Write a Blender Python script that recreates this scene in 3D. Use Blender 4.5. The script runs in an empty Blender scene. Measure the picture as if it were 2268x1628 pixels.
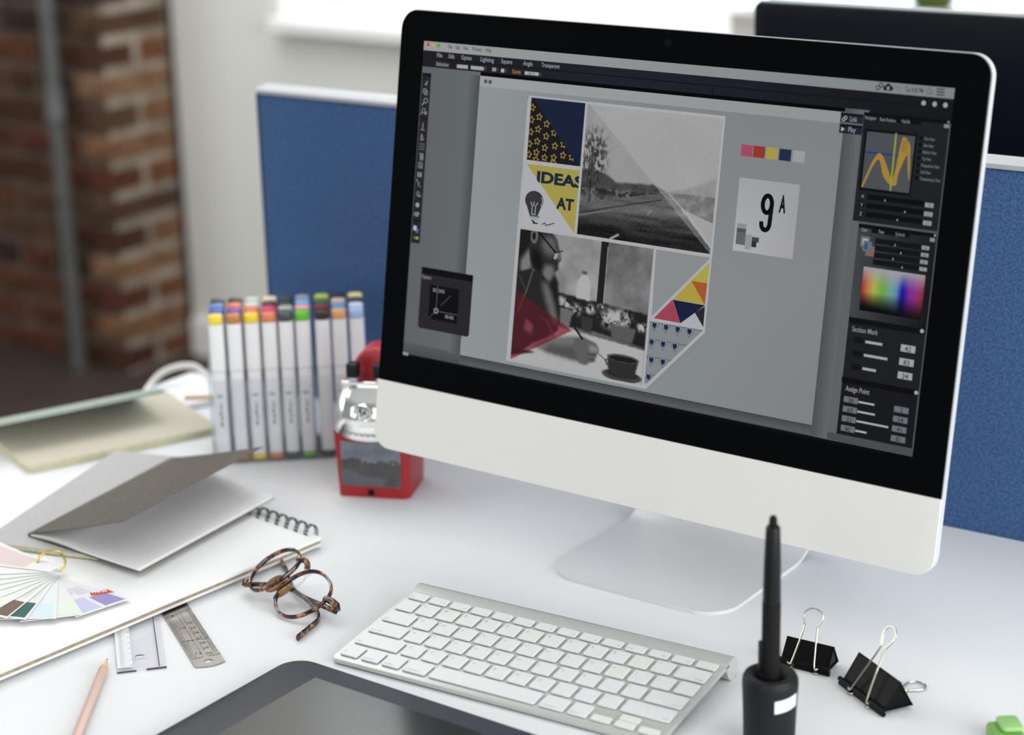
import bpy, bmesh, math, random
import numpy as np
from mathutils import Vector, Matrix, Euler

random.seed(7)
rng = np.random.default_rng(11)
R = math.radians
PI = math.pi
scene = bpy.context.scene
COL = scene.collection

# ------------------------------------------------------------------ camera, world, lights, exposure
cam_data = bpy.data.cameras.new('camera')
cam = bpy.data.objects.new('camera', cam_data)
COL.objects.link(cam)
cam.location = (0.7880, -1.2414, 0.6762)
cam.rotation_euler = (R(72.0559), R(1.1527), R(35.5425))
cam_data.sensor_fit = 'HORIZONTAL'
cam_data.sensor_width = 36.0
cam_data.lens = 68.881
cam_data.clip_start = 0.05
cam_data.clip_end = 60
cam_data.dof.use_dof = True
cam_data.dof.focus_distance = 1.53
cam_data.dof.aperture_fstop = 3.8
scene.camera = cam

world = bpy.data.worlds.new('World')
scene.world = world
world.use_nodes = True
wn = world.node_tree.nodes
wn['Background'].inputs[0].default_value = (0.90, 0.96, 1.0, 1)
wn['Background'].inputs[1].default_value = 2.4


def area(name, loc, rot, sx, sy, power, color=(1, 1, 1)):
    l = bpy.data.lights.new(name, 'AREA')
    l.shape = 'RECTANGLE'
    l.size, l.size_y = sx, sy
    l.energy = power
    l.color = color
    o = bpy.data.objects.new(name, l)
    COL.objects.link(o)
    o.location = loc
    o.rotation_euler = rot
    return o


# daylight through the window wall and from the right, ceiling lamps, added unseen fills
area('daylight_window', (-1.30, 1.93, 1.00), (R(-90), 0, 0), 1.60, 1.5, 8.5, (0.95, 0.98, 1.0))
area('daylight_side_window', (3.05, -0.9, 0.80), (0, R(90), 0), 1.9, 3.6, 112, (0.97, 0.985, 1.0))
area('added_left_fill', (-4.0, -1.2, 0.80), (0, R(-90), 0), 1.4, 2.6, 34, (0.98, 0.99, 1.0))  # unseen fill added on the left to brighten the desk under the monitor
area('ceiling_lamp', (-1.5, 1.1, 1.96), (0, 0, 0), 2.0, 1.6, 28, (1.0, 0.99, 0.975))
area('ceiling_lamp', (1.0, 1.1, 1.96), (0, 0, 0), 2.2, 1.6, 4, (1.0, 0.99, 0.975))
area('ceiling_lamp', (-2.2, -0.3, 1.96), (0, 0, 0), 1.6, 3.0, 20, (1.0, 0.99, 0.975))
fl = area('added_front_fill', (0.35, -3.1, 0.65), (0, 0, 0), 1.6, 1.2, 16, (1.0, 0.99, 0.98))  # unseen fill added in front to brighten the upright faces
fl.rotation_euler = (Vector((0.0, 0.1, 0.2)) - fl.location).to_track_quat('-Z', 'Y').to_euler()

scene.view_settings.view_transform = 'Standard'
scene.view_settings.look = 'None'
scene.view_settings.exposure = 0.22
scene.view_settings.gamma = 1.0
scene.view_settings.use_curve_mapping = False
try:
    scene.cycles.max_bounces = 10
    scene.cycles.transparent_max_bounces = 24
    scene.cycles.use_denoising = True
    scene.cycles.sample_clamp_indirect = 6.0
    scene.cycles.caustics_reflective = False
    scene.cycles.caustics_refractive = False
except Exception:
    pass


# ------------------------------------------------------------------ helpers
def lin(c):
    out = []
    for v in c[:3]:
        v = v / 255.0
        out.append(v / 12.92 if v <= 0.04045 else ((v + 0.055) / 1.055) ** 2.4)
    return tuple(out) + (1.0,)


MATS = {}


def mat(name, col=(200, 200, 200), rough=0.5, metal=0.0, spec=0.5, noise=None, bump=None, coat=0.0, alpha=1.0,
        trans=0.0, ior=1.45, emit=None):
    """noise=(scale, col2, [detail]) mixes a second colour; bump=(scale, strength)"""
    if name in MATS:
        return MATS[name]
    m = bpy.data.materials.new(name)
    m.use_nodes = True
    nt = m.node_tree
    b = nt.nodes['Principled BSDF']
    b.inputs['Base Color'].default_value = lin(col)
    b.inputs['Roughness'].default_value = rough
    b.inputs['Metallic'].default_value = metal
    b.inputs['Specular IOR Level'].default_value = spec
    b.inputs['Coat Weight'].default_value = coat
    b.inputs['Alpha'].default_value = alpha
    b.inputs['Transmission Weight'].default_value = trans
    b.inputs['IOR'].default_value = ior
    if emit:
        b.inputs['Emission Color'].default_value = lin(emit[0])
        b.inputs['Emission Strength'].default_value = emit[1]
    if noise or bump:
        tc = nt.nodes.new('ShaderNodeTexCoord')
    if noise:
        n = nt.nodes.new('ShaderNodeTexNoise')
        n.inputs['Scale'].default_value = noise[0]
        n.inputs['Detail'].default_value = noise[2] if len(noise) > 2 else 4
        nt.links.new(tc.outputs['Object'], n.inputs['Vector'])
        r = nt.nodes.new('ShaderNodeValToRGB')
        r.color_ramp.elements[0].position = 0.35
        r.color_ramp.elements[1].position = 0.65
        r.color_ramp.elements[0].color = lin(col)
        r.color_ramp.elements[1].color = lin(noise[1])
        nt.links.new(n.outputs['Fac'], r.inputs['Fac'])
        nt.links.new(r.outputs['Color'], b.inputs['Base Color'])
    if bump:
        n2 = nt.nodes.new('ShaderNodeTexNoise')
        n2.inputs['Scale'].default_value = bump[0]
        n2.inputs['Detail'].default_value = 3
        nt.links.new(tc.outputs['Object'], n2.inputs['Vector'])
        bp = nt.nodes.new('ShaderNodeBump')
        bp.inputs['Strength'].default_value = bump[1]
        bp.inputs['Distance'].default_value = 0.001
        nt.links.new(n2.outputs['Fac'], bp.inputs['Height'])
        nt.links.new(bp.outputs['Normal'], b.inputs['Normal'])
    MATS[name] = m
    return m


def clear_mat(name, tint=(245, 248, 250), gloss=0.12, rough=0.05, haze=0.0):
    """thin clear plastic or glass: mostly see-through, a little mirror"""
    if name in MATS:
        return MATS[name]
    m = bpy.data.materials.new(name)
    m.use_nodes = True
    nt = m.node_tree
    nt.nodes.clear()
    out = nt.nodes.new('ShaderNodeOutputMaterial')
    t = nt.nodes.new('ShaderNodeBsdfTransparent')
    t.inputs[0].default_value = lin(tint)
    g = nt.nodes.new('ShaderNodeBsdfGlossy')
    g.inputs['Roughness'].default_value = rough
    mx = nt.nodes.new('ShaderNodeMixShader')
    lw = nt.nodes.new('ShaderNodeLayerWeight')
    lw.inputs[0].default_value = 0.5
    pw = nt.nodes.new('ShaderNodeMath')
    pw.operation = 'POWER'
    pw.inputs[1].default_value = 2.4
    ma = nt.nodes.new('ShaderNodeMath')
    ma.operation = 'MULTIPLY_ADD'
    ma.inputs[1].default_value = gloss * 4.0
    ma.inputs[2].default_value = gloss * 0.25
    nt.links.new(lw.outputs['Facing'], pw.inputs[0])
    nt.links.new(pw.outputs[0], ma.inputs[0])
    nt.links.new(ma.outputs[0], mx.inputs[0])
    nt.links.new(t.outputs[0], mx.inputs[1])
    nt.links.new(g.outputs[0], mx.inputs[2])
    last = mx
    if haze:
        d = nt.nodes.new('ShaderNodeBsdfDiffuse')
        d.inputs[0].default_value = lin((235, 237, 240))
        mx2 = nt.nodes.new('ShaderNodeMixShader')
        mx2.inputs[0].default_value = haze
        nt.links.new(mx.outputs[0], mx2.inputs[1])
        nt.links.new(d.outputs[0], mx2.inputs[2])
        last = mx2
    nt.links.new(last.outputs[0], out.inputs[0])
    MATS[name] = m
    return m


def vcol_mat(name, rough=0.6, spec=0.5, emission=0.0, attr='Col'):
    """flat print: colour from the mesh's own colour attribute"""
    if name in MATS:
        return MATS[name]
    m = bpy.data.materials.new(name)
    m.use_nodes = True
    nt = m.node_tree
    b = nt.nodes['Principled BSDF']
    a = nt.nodes.new('ShaderNodeAttribute')
    a.attribute_name = attr
    b.inputs['Roughness'].default_value = rough
    b.inputs['Specular IOR Level'].default_value = spec
    if emission:
        b.inputs['Base Color'].default_value = (0.002, 0.002, 0.002, 1)
        nt.links.new(a.outputs['Color'], b.inputs['Emission Color'])
        b.inputs['Emission Strength'].default_value = emission
    else:
        nt.links.new(a.outputs['Color'], b.inputs['Base Color'])
    MATS[name] = m
    return m


class MB:
    """collects geometry for ONE mesh object"""

    def __init__(self):
        self.v, self.f, self.c = [], [], []
        self.cur = None

    def add(self, verts, faces, col=None):
        o = len(self.v)
        self.v += [tuple(p) for p in verts]
        self.f += [tuple(i + o for i in f) for f in faces]
        self.c += [col if col is not None else (1, 1, 1, 1)] * len(verts)

    def box(self, lo, hi, bevel=0.0, seg=2, M=None):
        bm = bmesh.new()
        bmesh.ops.create_cube(bm, size=1)
        for v in bm.verts:
            v.co = Vector([lo[i] + (v.co[i] + 0.5) * (hi[i] - lo[i]) for i in range(3)])
        if bevel:
            bmesh.ops.bevel(bm, geom=bm.edges[:], offset=bevel, segments=seg, affect='EDGES', profile=0.5)
        self.bm(bm, M)

    def bm(self, bm, M=None):
        bm.verts.index_update()
        vs = [(M @ v.co) if M else v.co.copy() for v in bm.verts]
        fs = [tuple(v.index for v in f.verts) for f in bm.faces]
        self.add(vs, fs)
        bm.free()

    def prism(self, outline, z0, z1, bevel=0.0, seg=2, M=None):
        """outline (x, y) ring extruded z0..z1"""
        bm = bmesh.new()
        vs = [bm.verts.new((x, y, z0)) for x, y in outline]
        f = bm.faces.new(vs)
        r = bmesh.ops.extrude_face_region(bm, geom=[f])
        for e in r['geom']:
            if isinstance(e, bmesh.types.BMVert):
                e.co.z = z1
        bmesh.ops.recalc_face_normals(bm, faces=bm.faces[:])
        if bevel:
            es = [e for e in bm.edges if abs(e.verts[0].co.z - e.verts[1].co.z) < 1e-9]
            bmesh.ops.bevel(bm, geom=es, offset=bevel, segments=seg, affect='EDGES', profile=0.5)
        self.bm(bm, M)

    def tube(self, path, r, n=8, closed=False, caps=True, flat=None, up=None):
        """sweep a circle (or an ellipse r x flat) along path; r may be a list"""
        P = [Vector(p) for p in path]
        N = len(P)
        rs = r if isinstance(r, (list, tuple)) else [r] * N
        fl = flat if isinstance(flat, (list, tuple)) else ([flat] * N if flat else rs)
        rings = []
        prev = Vector(up) if up else None
        for i in range(N):
            if closed:
                t = (P[(i + 1) % N] - P[i - 1])
            else:
                t = P[min(i + 1, N - 1)] - P[max(i - 1, 0)]
            t.normalize()
            if prev is None:
                prev = Vector((0, 0, 1)) if abs(t.z) < 0.9 else Vector((1, 0, 0))
            a = prev - t * prev.dot(t)
            a.normalize()
            if not up:
                prev = a
            b = t.cross(a)
            rings.append([P[i] + a * (math.cos(2 * PI * k / n) * fl[i]) + b * (math.sin(2 * PI * k / n) * rs[i]) for k in range(n)])
        vs = [v for g in rings for v in g]
        fs = []
        for i in range(N if closed else N - 1):
            j = (i + 1) % N
            for k in range(n):
                fs.append((i * n + k, i * n + (k + 1) % n, j * n + (k + 1) % n, j * n + k))
        if caps and not closed:
            fs.append(tuple(range(n - 1, -1, -1)))
            fs.append(tuple((N - 1) * n + k for k in range(n)))
        self.add(vs, fs)

    def lathe(self, prof, n=32, center=(0, 0), caps=True, M=None):
        """prof: (radius, z)"""
        vs, fs = [], []
        for r_, z in prof:
            for k in range(n):
                a = 2 * PI * k / n
                p = Vector((center[0] + r_ * math.cos(a), center[1] + r_ * math.sin(a), z))
                vs.append(M @ p if M else p)
        for i in range(len(prof) - 1):
            for k in range(n):
                fs.append((i * n + k, i * n + (k + 1) % n, (i + 1) * n + (k + 1) % n, (i + 1) * n + k))
        if caps:
            fs.append(tuple(range(n - 1, -1, -1)))
            fs.append(tuple((len(prof) - 1) * n + k for k in range(n)))
        self.add(vs, fs)

    def text(self, s, size, M, bold=0.0, sx=1.0, align='LEFT', col=None):
        vs, fs = text_mesh(s, bold)
        w = max([v[0] for v in vs], default=0)
        off = {'LEFT': 0, 'CENTER': -w / 2, 'RIGHT': -w}[align]
        self.add([M @ Vector(((x + off) * size * sx, y * size, 0)) for x, y in vs], fs, col)

    def build(self, name, material, parent=None, smooth=True, angle=35, colors=False):
        me = bpy.data.meshes.new(name)
        me.from_pydata([tuple(v) for v in self.v], [], self.f)
        me.update()
        if colors:
            at = me.color_attributes.new('Col', 'FLOAT_COLOR', 'POINT')
            at.data.foreach_set('color', np.array(self.c, dtype=np.float32).ravel())
        if smooth:
            me.polygons.foreach_set('use_smooth', [True] * len(me.polygons))
            try:
                me.set_sharp_from_angle(angle=R(angle))
            except Exception:
                pass
        if material:
            me.materials.append(material)
        o = bpy.data.objects.new(name, me)
        COL.objects.link(o)
        if parent is not None:
            o.parent = parent
        return o


_tc = {}


def text_mesh(s, bold=0.0):
    k = (s, bold)
    if k in _tc:
        return _tc[k]
    cu = bpy.data.curves.new('t', 'FONT')
    cu.body = s
    cu.size = 1.0
    cu.offset = bold
    cu.resolution_u = 3
    cu.fill_mode = 'FRONT'
    o = bpy.data.objects.new('t', cu)
    COL.objects.link(o)
    dg = bpy.context.evaluated_depsgraph_get()
    me = o.evaluated_get(dg).to_mesh()
    vs = [(v.co.x, v.co.y) for v in me.vertices]
    fs = [tuple(p.vertices) for p in me.polygons]
    o.evaluated_get(dg).to_mesh_clear()
    bpy.data.objects.remove(o)
    bpy.data.curves.remove(cu)
    _tc[k] = (vs, fs)
    return _tc[k]


def empty(name, loc=(0, 0, 0), rz=0.0):
    o = bpy.data.objects.new(name, None)
    o.empty_display_size = 0.02
    COL.objects.link(o)
    o.location = loc
    o.rotation_euler = (0, 0, rz)
    return o


def tag(o, label=None, cat=None, group=None, kind=None):
    if label:
        o['label'] = label
    if cat:
        o['category'] = cat
    if group:
        o['group'] = group
    if kind:
        o['kind'] = kind
    return o


def rrect(x0, y0, x1, y1, r, n=6):
    """rounded rectangle outline, counter-clockwise; r may be 4 radii (bl, br, tr, tl)"""
    rr = r if isinstance(r, (list, tuple)) else [r] * 4
    out = []
    for (cx, cy, a0, q) in ((x0 + rr[0], y0 + rr[0], 180, rr[0]), (x1 - rr[1], y0 + rr[1], 270, rr[1]),
                            (x1 - rr[2], y1 - rr[2], 0, rr[2]), (x0 + rr[3], y1 - rr[3], 90, rr[3])):
        if q <= 0:
            out.append((cx, cy))
            continue
        for k in range(n + 1):
            a = R(a0 + 90 * k / n)
            out.append((cx + q * math.cos(a), cy + q * math.sin(a)))
    return out


def copy_tree(o, parent=None):
    c = o.copy()
    COL.objects.link(c)
    c.parent = parent
    for ch in list(o.children):
        copy_tree(ch, c)
    return c


def T3(x, y, z, rz=0):
    return Matrix.Translation((x, y, z)) @ Matrix.Rotation(rz, 4, 'Z')


def catmull(pts, n=6, closed=False):
    P = [Vector(p) for p in pts]
    N = len(P)
    out = []
    for i in range(N if closed else N - 1):
        if closed:
            a, b, c, d = P[i - 1], P[i], P[(i + 1) % N], P[(i + 2) % N]
        else:
            a, b, c, d = P[max(i - 1, 0)], P[i], P[i + 1], P[min(i + 2, N - 1)]
        for k in range(n):
            t = k / n
            out.append(0.5 * ((2 * b) + (c - a) * t + (2 * a - 5 * b + 4 * c - d) * t * t + (3 * b - a - 3 * c + d) * t ** 3))
    if not closed:
        out.append(P[-1])
    return out


# ------------------------------------------------------------------ materials
M_white = mat('desk_laminate', (224, 226, 228), 0.55, spec=0.06, noise=(2.5, (220, 222, 225)))
M_desk_edge = mat('desk_edge_band', (225, 226, 228), 0.5)
M_metal_leg = mat('powder_coated_steel', (205, 207, 210), 0.45, 0.3)
M_wall = mat('wall_paint', (220, 221, 216), 0.9, spec=0.2, noise=(1.2, (214, 215, 210)))
M_wallw = mat('white_paint', (236, 236, 236), 0.55, spec=0.3)
M_front = mat('front_wall_paint', (150, 150, 152), 0.9, spec=0.2, noise=(0.8, (166, 166, 168)))
M_floor = mat('dark_floor', (62, 50, 42), 0.6, noise=(3, (50, 42, 36)))
M_ceil = mat('ceiling_paint', (232, 232, 230), 0.9, spec=0.2)
M_mortar = mat('mortar', (98, 86, 76), 0.95, spec=0.1, noise=(14, (74, 64, 56)), bump=(60, 0.6))
M_fabric = mat('blue_fabric', (54, 78, 115), 0.9, spec=0.15, noise=(420, (74, 105, 150), 2), bump=(900, 0.55))
M_alu = mat('brushed_aluminium', (208, 211, 213), 0.38, 0.2, spec=0.5)
M_alu_w = mat('white_aluminium_rail', (176, 179, 183), 0.40, 0.15)
M_key = mat('white_key_plastic', (218, 219, 221), 0.42, spec=0.4)
M_keycream = mat('aged_key_plastic', (219, 220, 216), 0.42, spec=0.4)
M_legend = mat('grey_legend_print', (172, 174, 176), 0.6)
M_black = mat('black_plastic', (16, 17, 19), 0.42, spec=0.28)
M_soft = mat('soft_touch_black', (22, 24, 26), 0.5, spec=0.25)
M_rub = mat('black_rubber', (13, 13, 14), 0.7, spec=0.25)
M_glassblk = mat('black_glass_bezel', (5, 6, 7), 0.06, spec=0.07)
M_clip = mat('black_enamel_steel', (7, 7, 8), 0.42, spec=0.14)
M_wire = mat('nickel_wire', (196, 190, 172), 0.25, 0.9)
M_gold = mat('gold_metal', (236, 204, 98), 0.18, 1.0)
M_chrome = mat('chrome', (232, 234, 233), 0.10, 1.0)
M_red = mat('red_plastic', (150, 30, 36), 0.33, spec=0.5)
M_redlight = mat('light_red_plastic', (178, 46, 54), 0.33, spec=0.5)
M_paper = mat('white_paper', (232, 233, 233), 0.8, spec=0.2)
M_paperwarm = mat('warm_paper', (218, 217, 210), 0.8, spec=0.2)
M_kraft = mat('kraft_board', (160, 147, 128), 0.8, spec=0.2, noise=(220, (142, 129, 110)))
M_grey = mat('grey_card', (180, 179, 180), 0.75, spec=0.2, noise=(300, (173, 172, 173)))
M_darkgrey = mat('grey_brown_card', (106, 101, 95), 0.8, spec=0.2, noise=(420, (86, 81, 76)))
M_cream = mat('cream_paper', (226, 221, 196), 0.8, spec=0.2)
M_creamedge = mat('cream_page_edge', (206, 203, 172), 0.85, spec=0.2, noise=(300, (190, 187, 156)))
M_pale = mat('pale_green_card', (158, 172, 160), 0.7, spec=0.2)
M_spiral = mat('dark_green_wire', (18, 32, 31), 0.3, 0.4)
M_steel = mat('satin_steel', (168, 166, 162), 0.24, 0.95, noise=(60, (182, 180, 176)))
M_ink = mat('black_ink', (40, 40, 42), 0.6)
M_inkblue = mat('blue_ink', (58, 52, 120), 0.6)
M_inkgrey = mat('grey_ink', (110, 112, 120), 0.6)
M_acrylic = clear_mat('clear_acrylic', (252, 253, 254), 0.10, 0.04, 0.03)
M_acrylic_r = clear_mat('clear_ruler_plastic', (253, 253, 254), 0.035, 0.05, 0.0)
M_edgepurple = mat('ruler_edge_shade', (74, 62, 88), 0.25)
M_lens = clear_mat('spectacle_lens', (250, 251, 252), 0.08, 0.02)
M_window = clear_mat('window_glass', (252, 254, 255), 0.06, 0.02)
M_drawer = clear_mat('smoky_drawer_plastic', (228, 230, 233), 0.14, 0.06, 0.03)
M_shav = mat('pencil_shavings', (78, 60, 44), 0.9, noise=(160, (26, 21, 18)))
M_barrel = mat('marker_barrel', (228, 229, 230), 0.38, spec=0.4)
M_pencil = mat('rose_gold_lacquer', (214, 182, 168), 0.3, 0.45)
M_wood = mat('sharpened_wood', (226, 200, 170), 0.8, noise=(200, (205, 176, 142)))
M_orange = mat('ochre_stick', (190, 146, 98), 0.7)
M_green = mat('green_highlighter_plastic', (122, 172, 84), 0.38, spec=0.4)
M_greenl = mat('light_green_plastic', (146, 194, 118), 0.4, spec=0.4)
M_leaf = mat('leaf_green', (108, 124, 52), 0.6, noise=(60, (82, 100, 38)))
M_pot = mat('white_pot_glaze', (226, 224, 230), 0.35)
M_pipe = mat('painted_steel_pipe', (96, 99, 98), 0.5, 0.2, noise=(30, (84, 86, 86)))
M_dark = mat('dark_brown_finish', (46, 38, 34), 0.6, noise=(20, (60, 48, 42)))
M_greybox = mat('grey_card_box', (176, 172, 166), 0.8)
M_tablet = mat('slate_plastic', (43, 47, 57), 0.34, spec=0.5)
M_tabsurf = mat('tablet_work_surface', (40, 42, 45), 0.16, spec=1.0)
M_tabgroove = mat('tablet_groove', (44, 46, 50), 0.5)
M_mon2 = mat('dark_monitor_plastic', (14, 16, 20), 0.45, spec=0.3)
M_mon2s = mat('dark_monitor_panel', (8, 10, 17), 0.3, spec=0.35)


def tortoise():
    m = bpy.data.materials.new('tortoiseshell_acetate')
    m.use_nodes = True
    nt = m.node_tree
    b = nt.nodes['Principled BSDF']
    tc = nt.nodes.new('ShaderNodeTexCoord')
    n = nt.nodes.new('ShaderNodeTexNoise')
    n.inputs['Scale'].default_value = 150
    n.inputs['Detail'].default_value = 2
    n.inputs['Distortion'].default_value = 0.6
    r = nt.nodes.new('ShaderNodeValToRGB')
    e = r.color_ramp.elements
    e[0].position, e[0].color = 0.46, lin((22, 10, 8))
    e[1].position, e[1].color = 0.74, lin((196, 150, 92))
    k = r.color_ramp.elements.new(0.57)
    k.color = lin((84, 42, 24))
    nt.links.new(tc.outputs['Object'], n.inputs['Vector'])
    nt.links.new(n.outputs['Fac'], r.inputs['Fac'])
    nt.links.new(r.outputs['Color'], b.inputs['Base Color'])
    b.inputs['Roughness'].default_value = 0.16
    b.inputs['Coat Weight'].default_value = 0.4
    b.inputs['Transmission Weight'].default_value = 0.12
    return m


M_tort = tortoise()
M_amber = mat('amber_acetate', (176, 134, 84), 0.2, trans=0.35, noise=(200, (140, 98, 56)))

# ------------------------------------------------------------------ the setting
FZ = -0.73           # floor level, desk top is z = 0
CZ = 2.0


def struct(name, mb, m, parent=None):
    o = mb.build(name, m, parent, smooth=False)
    if parent is None:
        tag(o, kind='structure')
    return o


b = MB(); b.box((-4.2, -3.6, FZ - 0.1), (3.2, 2.6, FZ)); struct('floor', b, M_floor)
b = MB(); b.box((-4.2, -3.6, CZ), (3.2, 2.6, CZ + 0.1)); struct('ceiling', b, M_ceil)
WY = 1.97            # inner face of the window wall
WX0, WX1, WZ0, WZ1 = -2.145, -0.455, 0.098, 1.62
b = MB()
b.box((-4.2, WY, FZ), (WX0, WY + 0.30, CZ))
b.box((WX1, WY, FZ), (3.2, WY + 0.30, CZ))
b.box((WX0, WY, FZ), (WX1, WY + 0.30, WZ0 - 0.03))
b.box((WX0, WY, WZ1), (WX1, WY + 0.30, CZ))
wb = struct('wall_back', b, M_wall)
b = MB(); b.box((-4.2, -3.6, FZ), (3.2, -3.45, CZ)); struct('wall_front', b, M_front)
b = MB(); b.box((3.1, -3.45, FZ), (3.2, WY, CZ)); struct('wall_right', b, M_wall)
b = MB(); b.box((WX0 - 0.001, WY - 0.045, WZ0 - 0.03), (WX1 + 0.001, WY + 0.30, WZ0), 0.004); sill = struct('trim_1', b, M_wallw)
b = MB(); b.box((-2.47, WY - 0.02, FZ), (3.1, WY - 0.0005, FZ + 0.09), 0.002); struct('baseboard_back', b, M_wallw)
win = empty('window_1', ((WX0 + WX1) / 2, WY + 0.24, WZ0))
tag(win, kind='structure')
hw = (WX1 - WX0) / 2
b = MB()
b.box((-hw, -0.03, 0), (hw, 0.03, 0.05)); b.box((-hw, -0.03, 1.472), (hw, 0.03, 1.522))
b.box((-hw, -0.03, 0.05), (-hw + 0.05, 0.03, 1.472)); b.box((hw - 0.05, -0.03, 0.05), (hw, 0.03, 1.472))
struct('window_frame', b, M_wallw, win)
for mx in (-0.28, 0.13):
    b = MB(); b.box((mx - 0.02, -0.025, 0.05), (mx + 0.02, 0.025, 1.472)); struct('mullion', b, M_wallw, win)
xs = [-hw + 0.05, -0.30, -0.26, 0.11, 0.15, hw - 0.05]
for a0, a1 in ((xs[0], xs[1]), (xs[2], xs[3]), (xs[4], xs[5])):
    b = MB(); b.box((a0, -0.003, 0.05), (a1, 0.003, 1.472)); struct('pane', b, M_window, win)

# brick wall end that closes the room at the side: mortar core and single bricks
wl = empty('wall_left', (-2.49, 1.76, FZ))
tag(wl, kind='structure')
b = MB(); b.box((-1.70, 0.006, 0), (-0.006, 0.209, CZ - FZ)); b.build('mortar_core', M_mortar, wl, smooth=False)  # core colour darkened to paint in the shade of the left face
M_mortarlit = mat('side_lit_mortar', (166, 156, 144), 0.95, spec=0.1, noise=(16, (132, 120, 108)))
b = MB(); b.box((-0.0058, 0.0065, 0), (-0.0035, 0.2085, CZ - FZ)); b.build('side_lit_pointing', M_mortarlit, wl, smooth=False)  # paler mortar paints the side light into the right face
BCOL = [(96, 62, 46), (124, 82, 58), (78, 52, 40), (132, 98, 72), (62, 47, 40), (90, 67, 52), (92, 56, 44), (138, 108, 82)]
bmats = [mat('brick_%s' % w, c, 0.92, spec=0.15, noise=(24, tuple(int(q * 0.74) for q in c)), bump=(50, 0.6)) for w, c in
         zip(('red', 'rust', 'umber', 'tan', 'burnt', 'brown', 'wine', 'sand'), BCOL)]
_bm = {}


SHADEB, LITB = (0, 2, 4, 5, 6, 2, 4), (1, 3, 7, 5, 3, 7, 1)  # shade and light of the two faces painted into the brick colours


def brick(x0, x1, y0, y1, z0, z1, pal=SHADEB):
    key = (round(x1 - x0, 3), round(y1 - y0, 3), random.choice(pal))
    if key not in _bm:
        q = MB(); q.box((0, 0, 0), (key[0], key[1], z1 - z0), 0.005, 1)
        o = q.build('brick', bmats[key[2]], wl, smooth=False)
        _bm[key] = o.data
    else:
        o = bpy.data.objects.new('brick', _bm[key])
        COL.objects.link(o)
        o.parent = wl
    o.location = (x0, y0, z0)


CH, BJ = 0.0705, 0.016
for k in range(19):
    z0 = 0.006 + k * CH
    z1 = z0 + CH - BJ
    j = lambda: random.uniform(-0.003, 0.003)
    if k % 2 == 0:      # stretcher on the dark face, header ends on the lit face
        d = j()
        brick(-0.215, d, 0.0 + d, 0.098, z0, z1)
        brick(-0.10, 0.0 + j(), 0.113, 0.203, z0, z1, LITB)
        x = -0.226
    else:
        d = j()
        brick(-0.102, d, 0.0 + d, 0.203, z0, z1, LITB)
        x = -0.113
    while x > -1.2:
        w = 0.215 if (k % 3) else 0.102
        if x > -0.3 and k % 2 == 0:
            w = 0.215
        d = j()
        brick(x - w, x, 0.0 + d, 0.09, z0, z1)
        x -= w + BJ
b = MB(); b.box((-2.504, 1.966, FZ), (-2.484, 1.982, CZ)); b.box((-2.484, 1.962, FZ), (-2.478, 1.969, CZ)); struct('trim_2', b, M_dark)  # dark vertical strip where the brick meets the plaster
b = MB(); b.box((-4.2, -3.45, FZ), (-4.1, 1.97, CZ)); struct('wall_side', b, M_wall)

# conduit on the brick wall
pr = empty('conduit_pipe', (-2.61, 1.718, FZ))
tag(pr, 'grey vertical steel conduit pipe with a coupling fixed to the brick wall', 'pipe')
b = MB(); b.lathe([(0.0165, 0.0), (0.0165, CZ - FZ)], 20); b.build('pipe', M_pipe, pr)
b = MB(); b.lathe([(0.0166, 0.590), (0.022, 0.594), (0.022, 0.612), (0.0195, 0.616), (0.0195, 0.67), (0.0166, 0.674)], 20)
b.build('coupling', M_pipe, pr)
b = MB(); b.box((-0.03, 0.016, 0.63), (0.03, 0.040, 0.655), 0.003); b.build('bracket', M_dark, pr)

# ------------------------------------------------------------------ desk
DX0, DX1, DY0, DY1 = -0.735, 1.25, -0.62, 0.262
dk = empty('desk', (0.2, -0.2, FZ))
tag(dk, 'white laminate office desk carrying the computer, keyboard and papers', 'desk')
o_ = Vector((0.2, -0.2, FZ))
yb = lambda x: 0.2845 + (x - 0.148) * math.tan(R(2.525))
b = MB(); b.prism([(DX0 - 0.2, DY0 + 0.2), (DX1 - 0.2, DY0 + 0.2), (DX1 - 0.2, yb(DX1) + 0.2), (DX0 - 0.2, yb(DX0) + 0.2)], 0.705, 0.73, 0.0015); b.build('desktop', M_white, dk, smooth=False)
for x in (DX0 + 0.08, DX1 - 0.08):
    for y in (DY0 + 0.08, DY1 - 0.08):
        b = MB(); b.box((x - 0.025 - 0.2, y - 0.025 + 0.2, 0), (x + 0.025 - 0.2, y + 0.025 + 0.2, 0.705), 0.003)
        b.build('leg', M_metal_leg, dk, smooth=False)

# second desk behind the divider
d2 = empty('far_desk', (0.35, 0.62, FZ))
tag(d2, 'white desk on the far side of the blue divider under the dark monitor', 'desk')
b = MB(); b.box((-0.92, -0.245, 0.705), (0.9, 0.45, 0.73), 0.0015); b.build('desktop', M_white, d2, smooth=False)
for x in (-0.84, 0.82):
    for y in (-0.22, 0.38):
        b = MB(); b.box((x - 0.025, y - 0.025, 0), (x + 0.025, y + 0.025, 0.705), 0.003); b.build('leg', M_metal_leg, d2, smooth=False)

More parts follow.
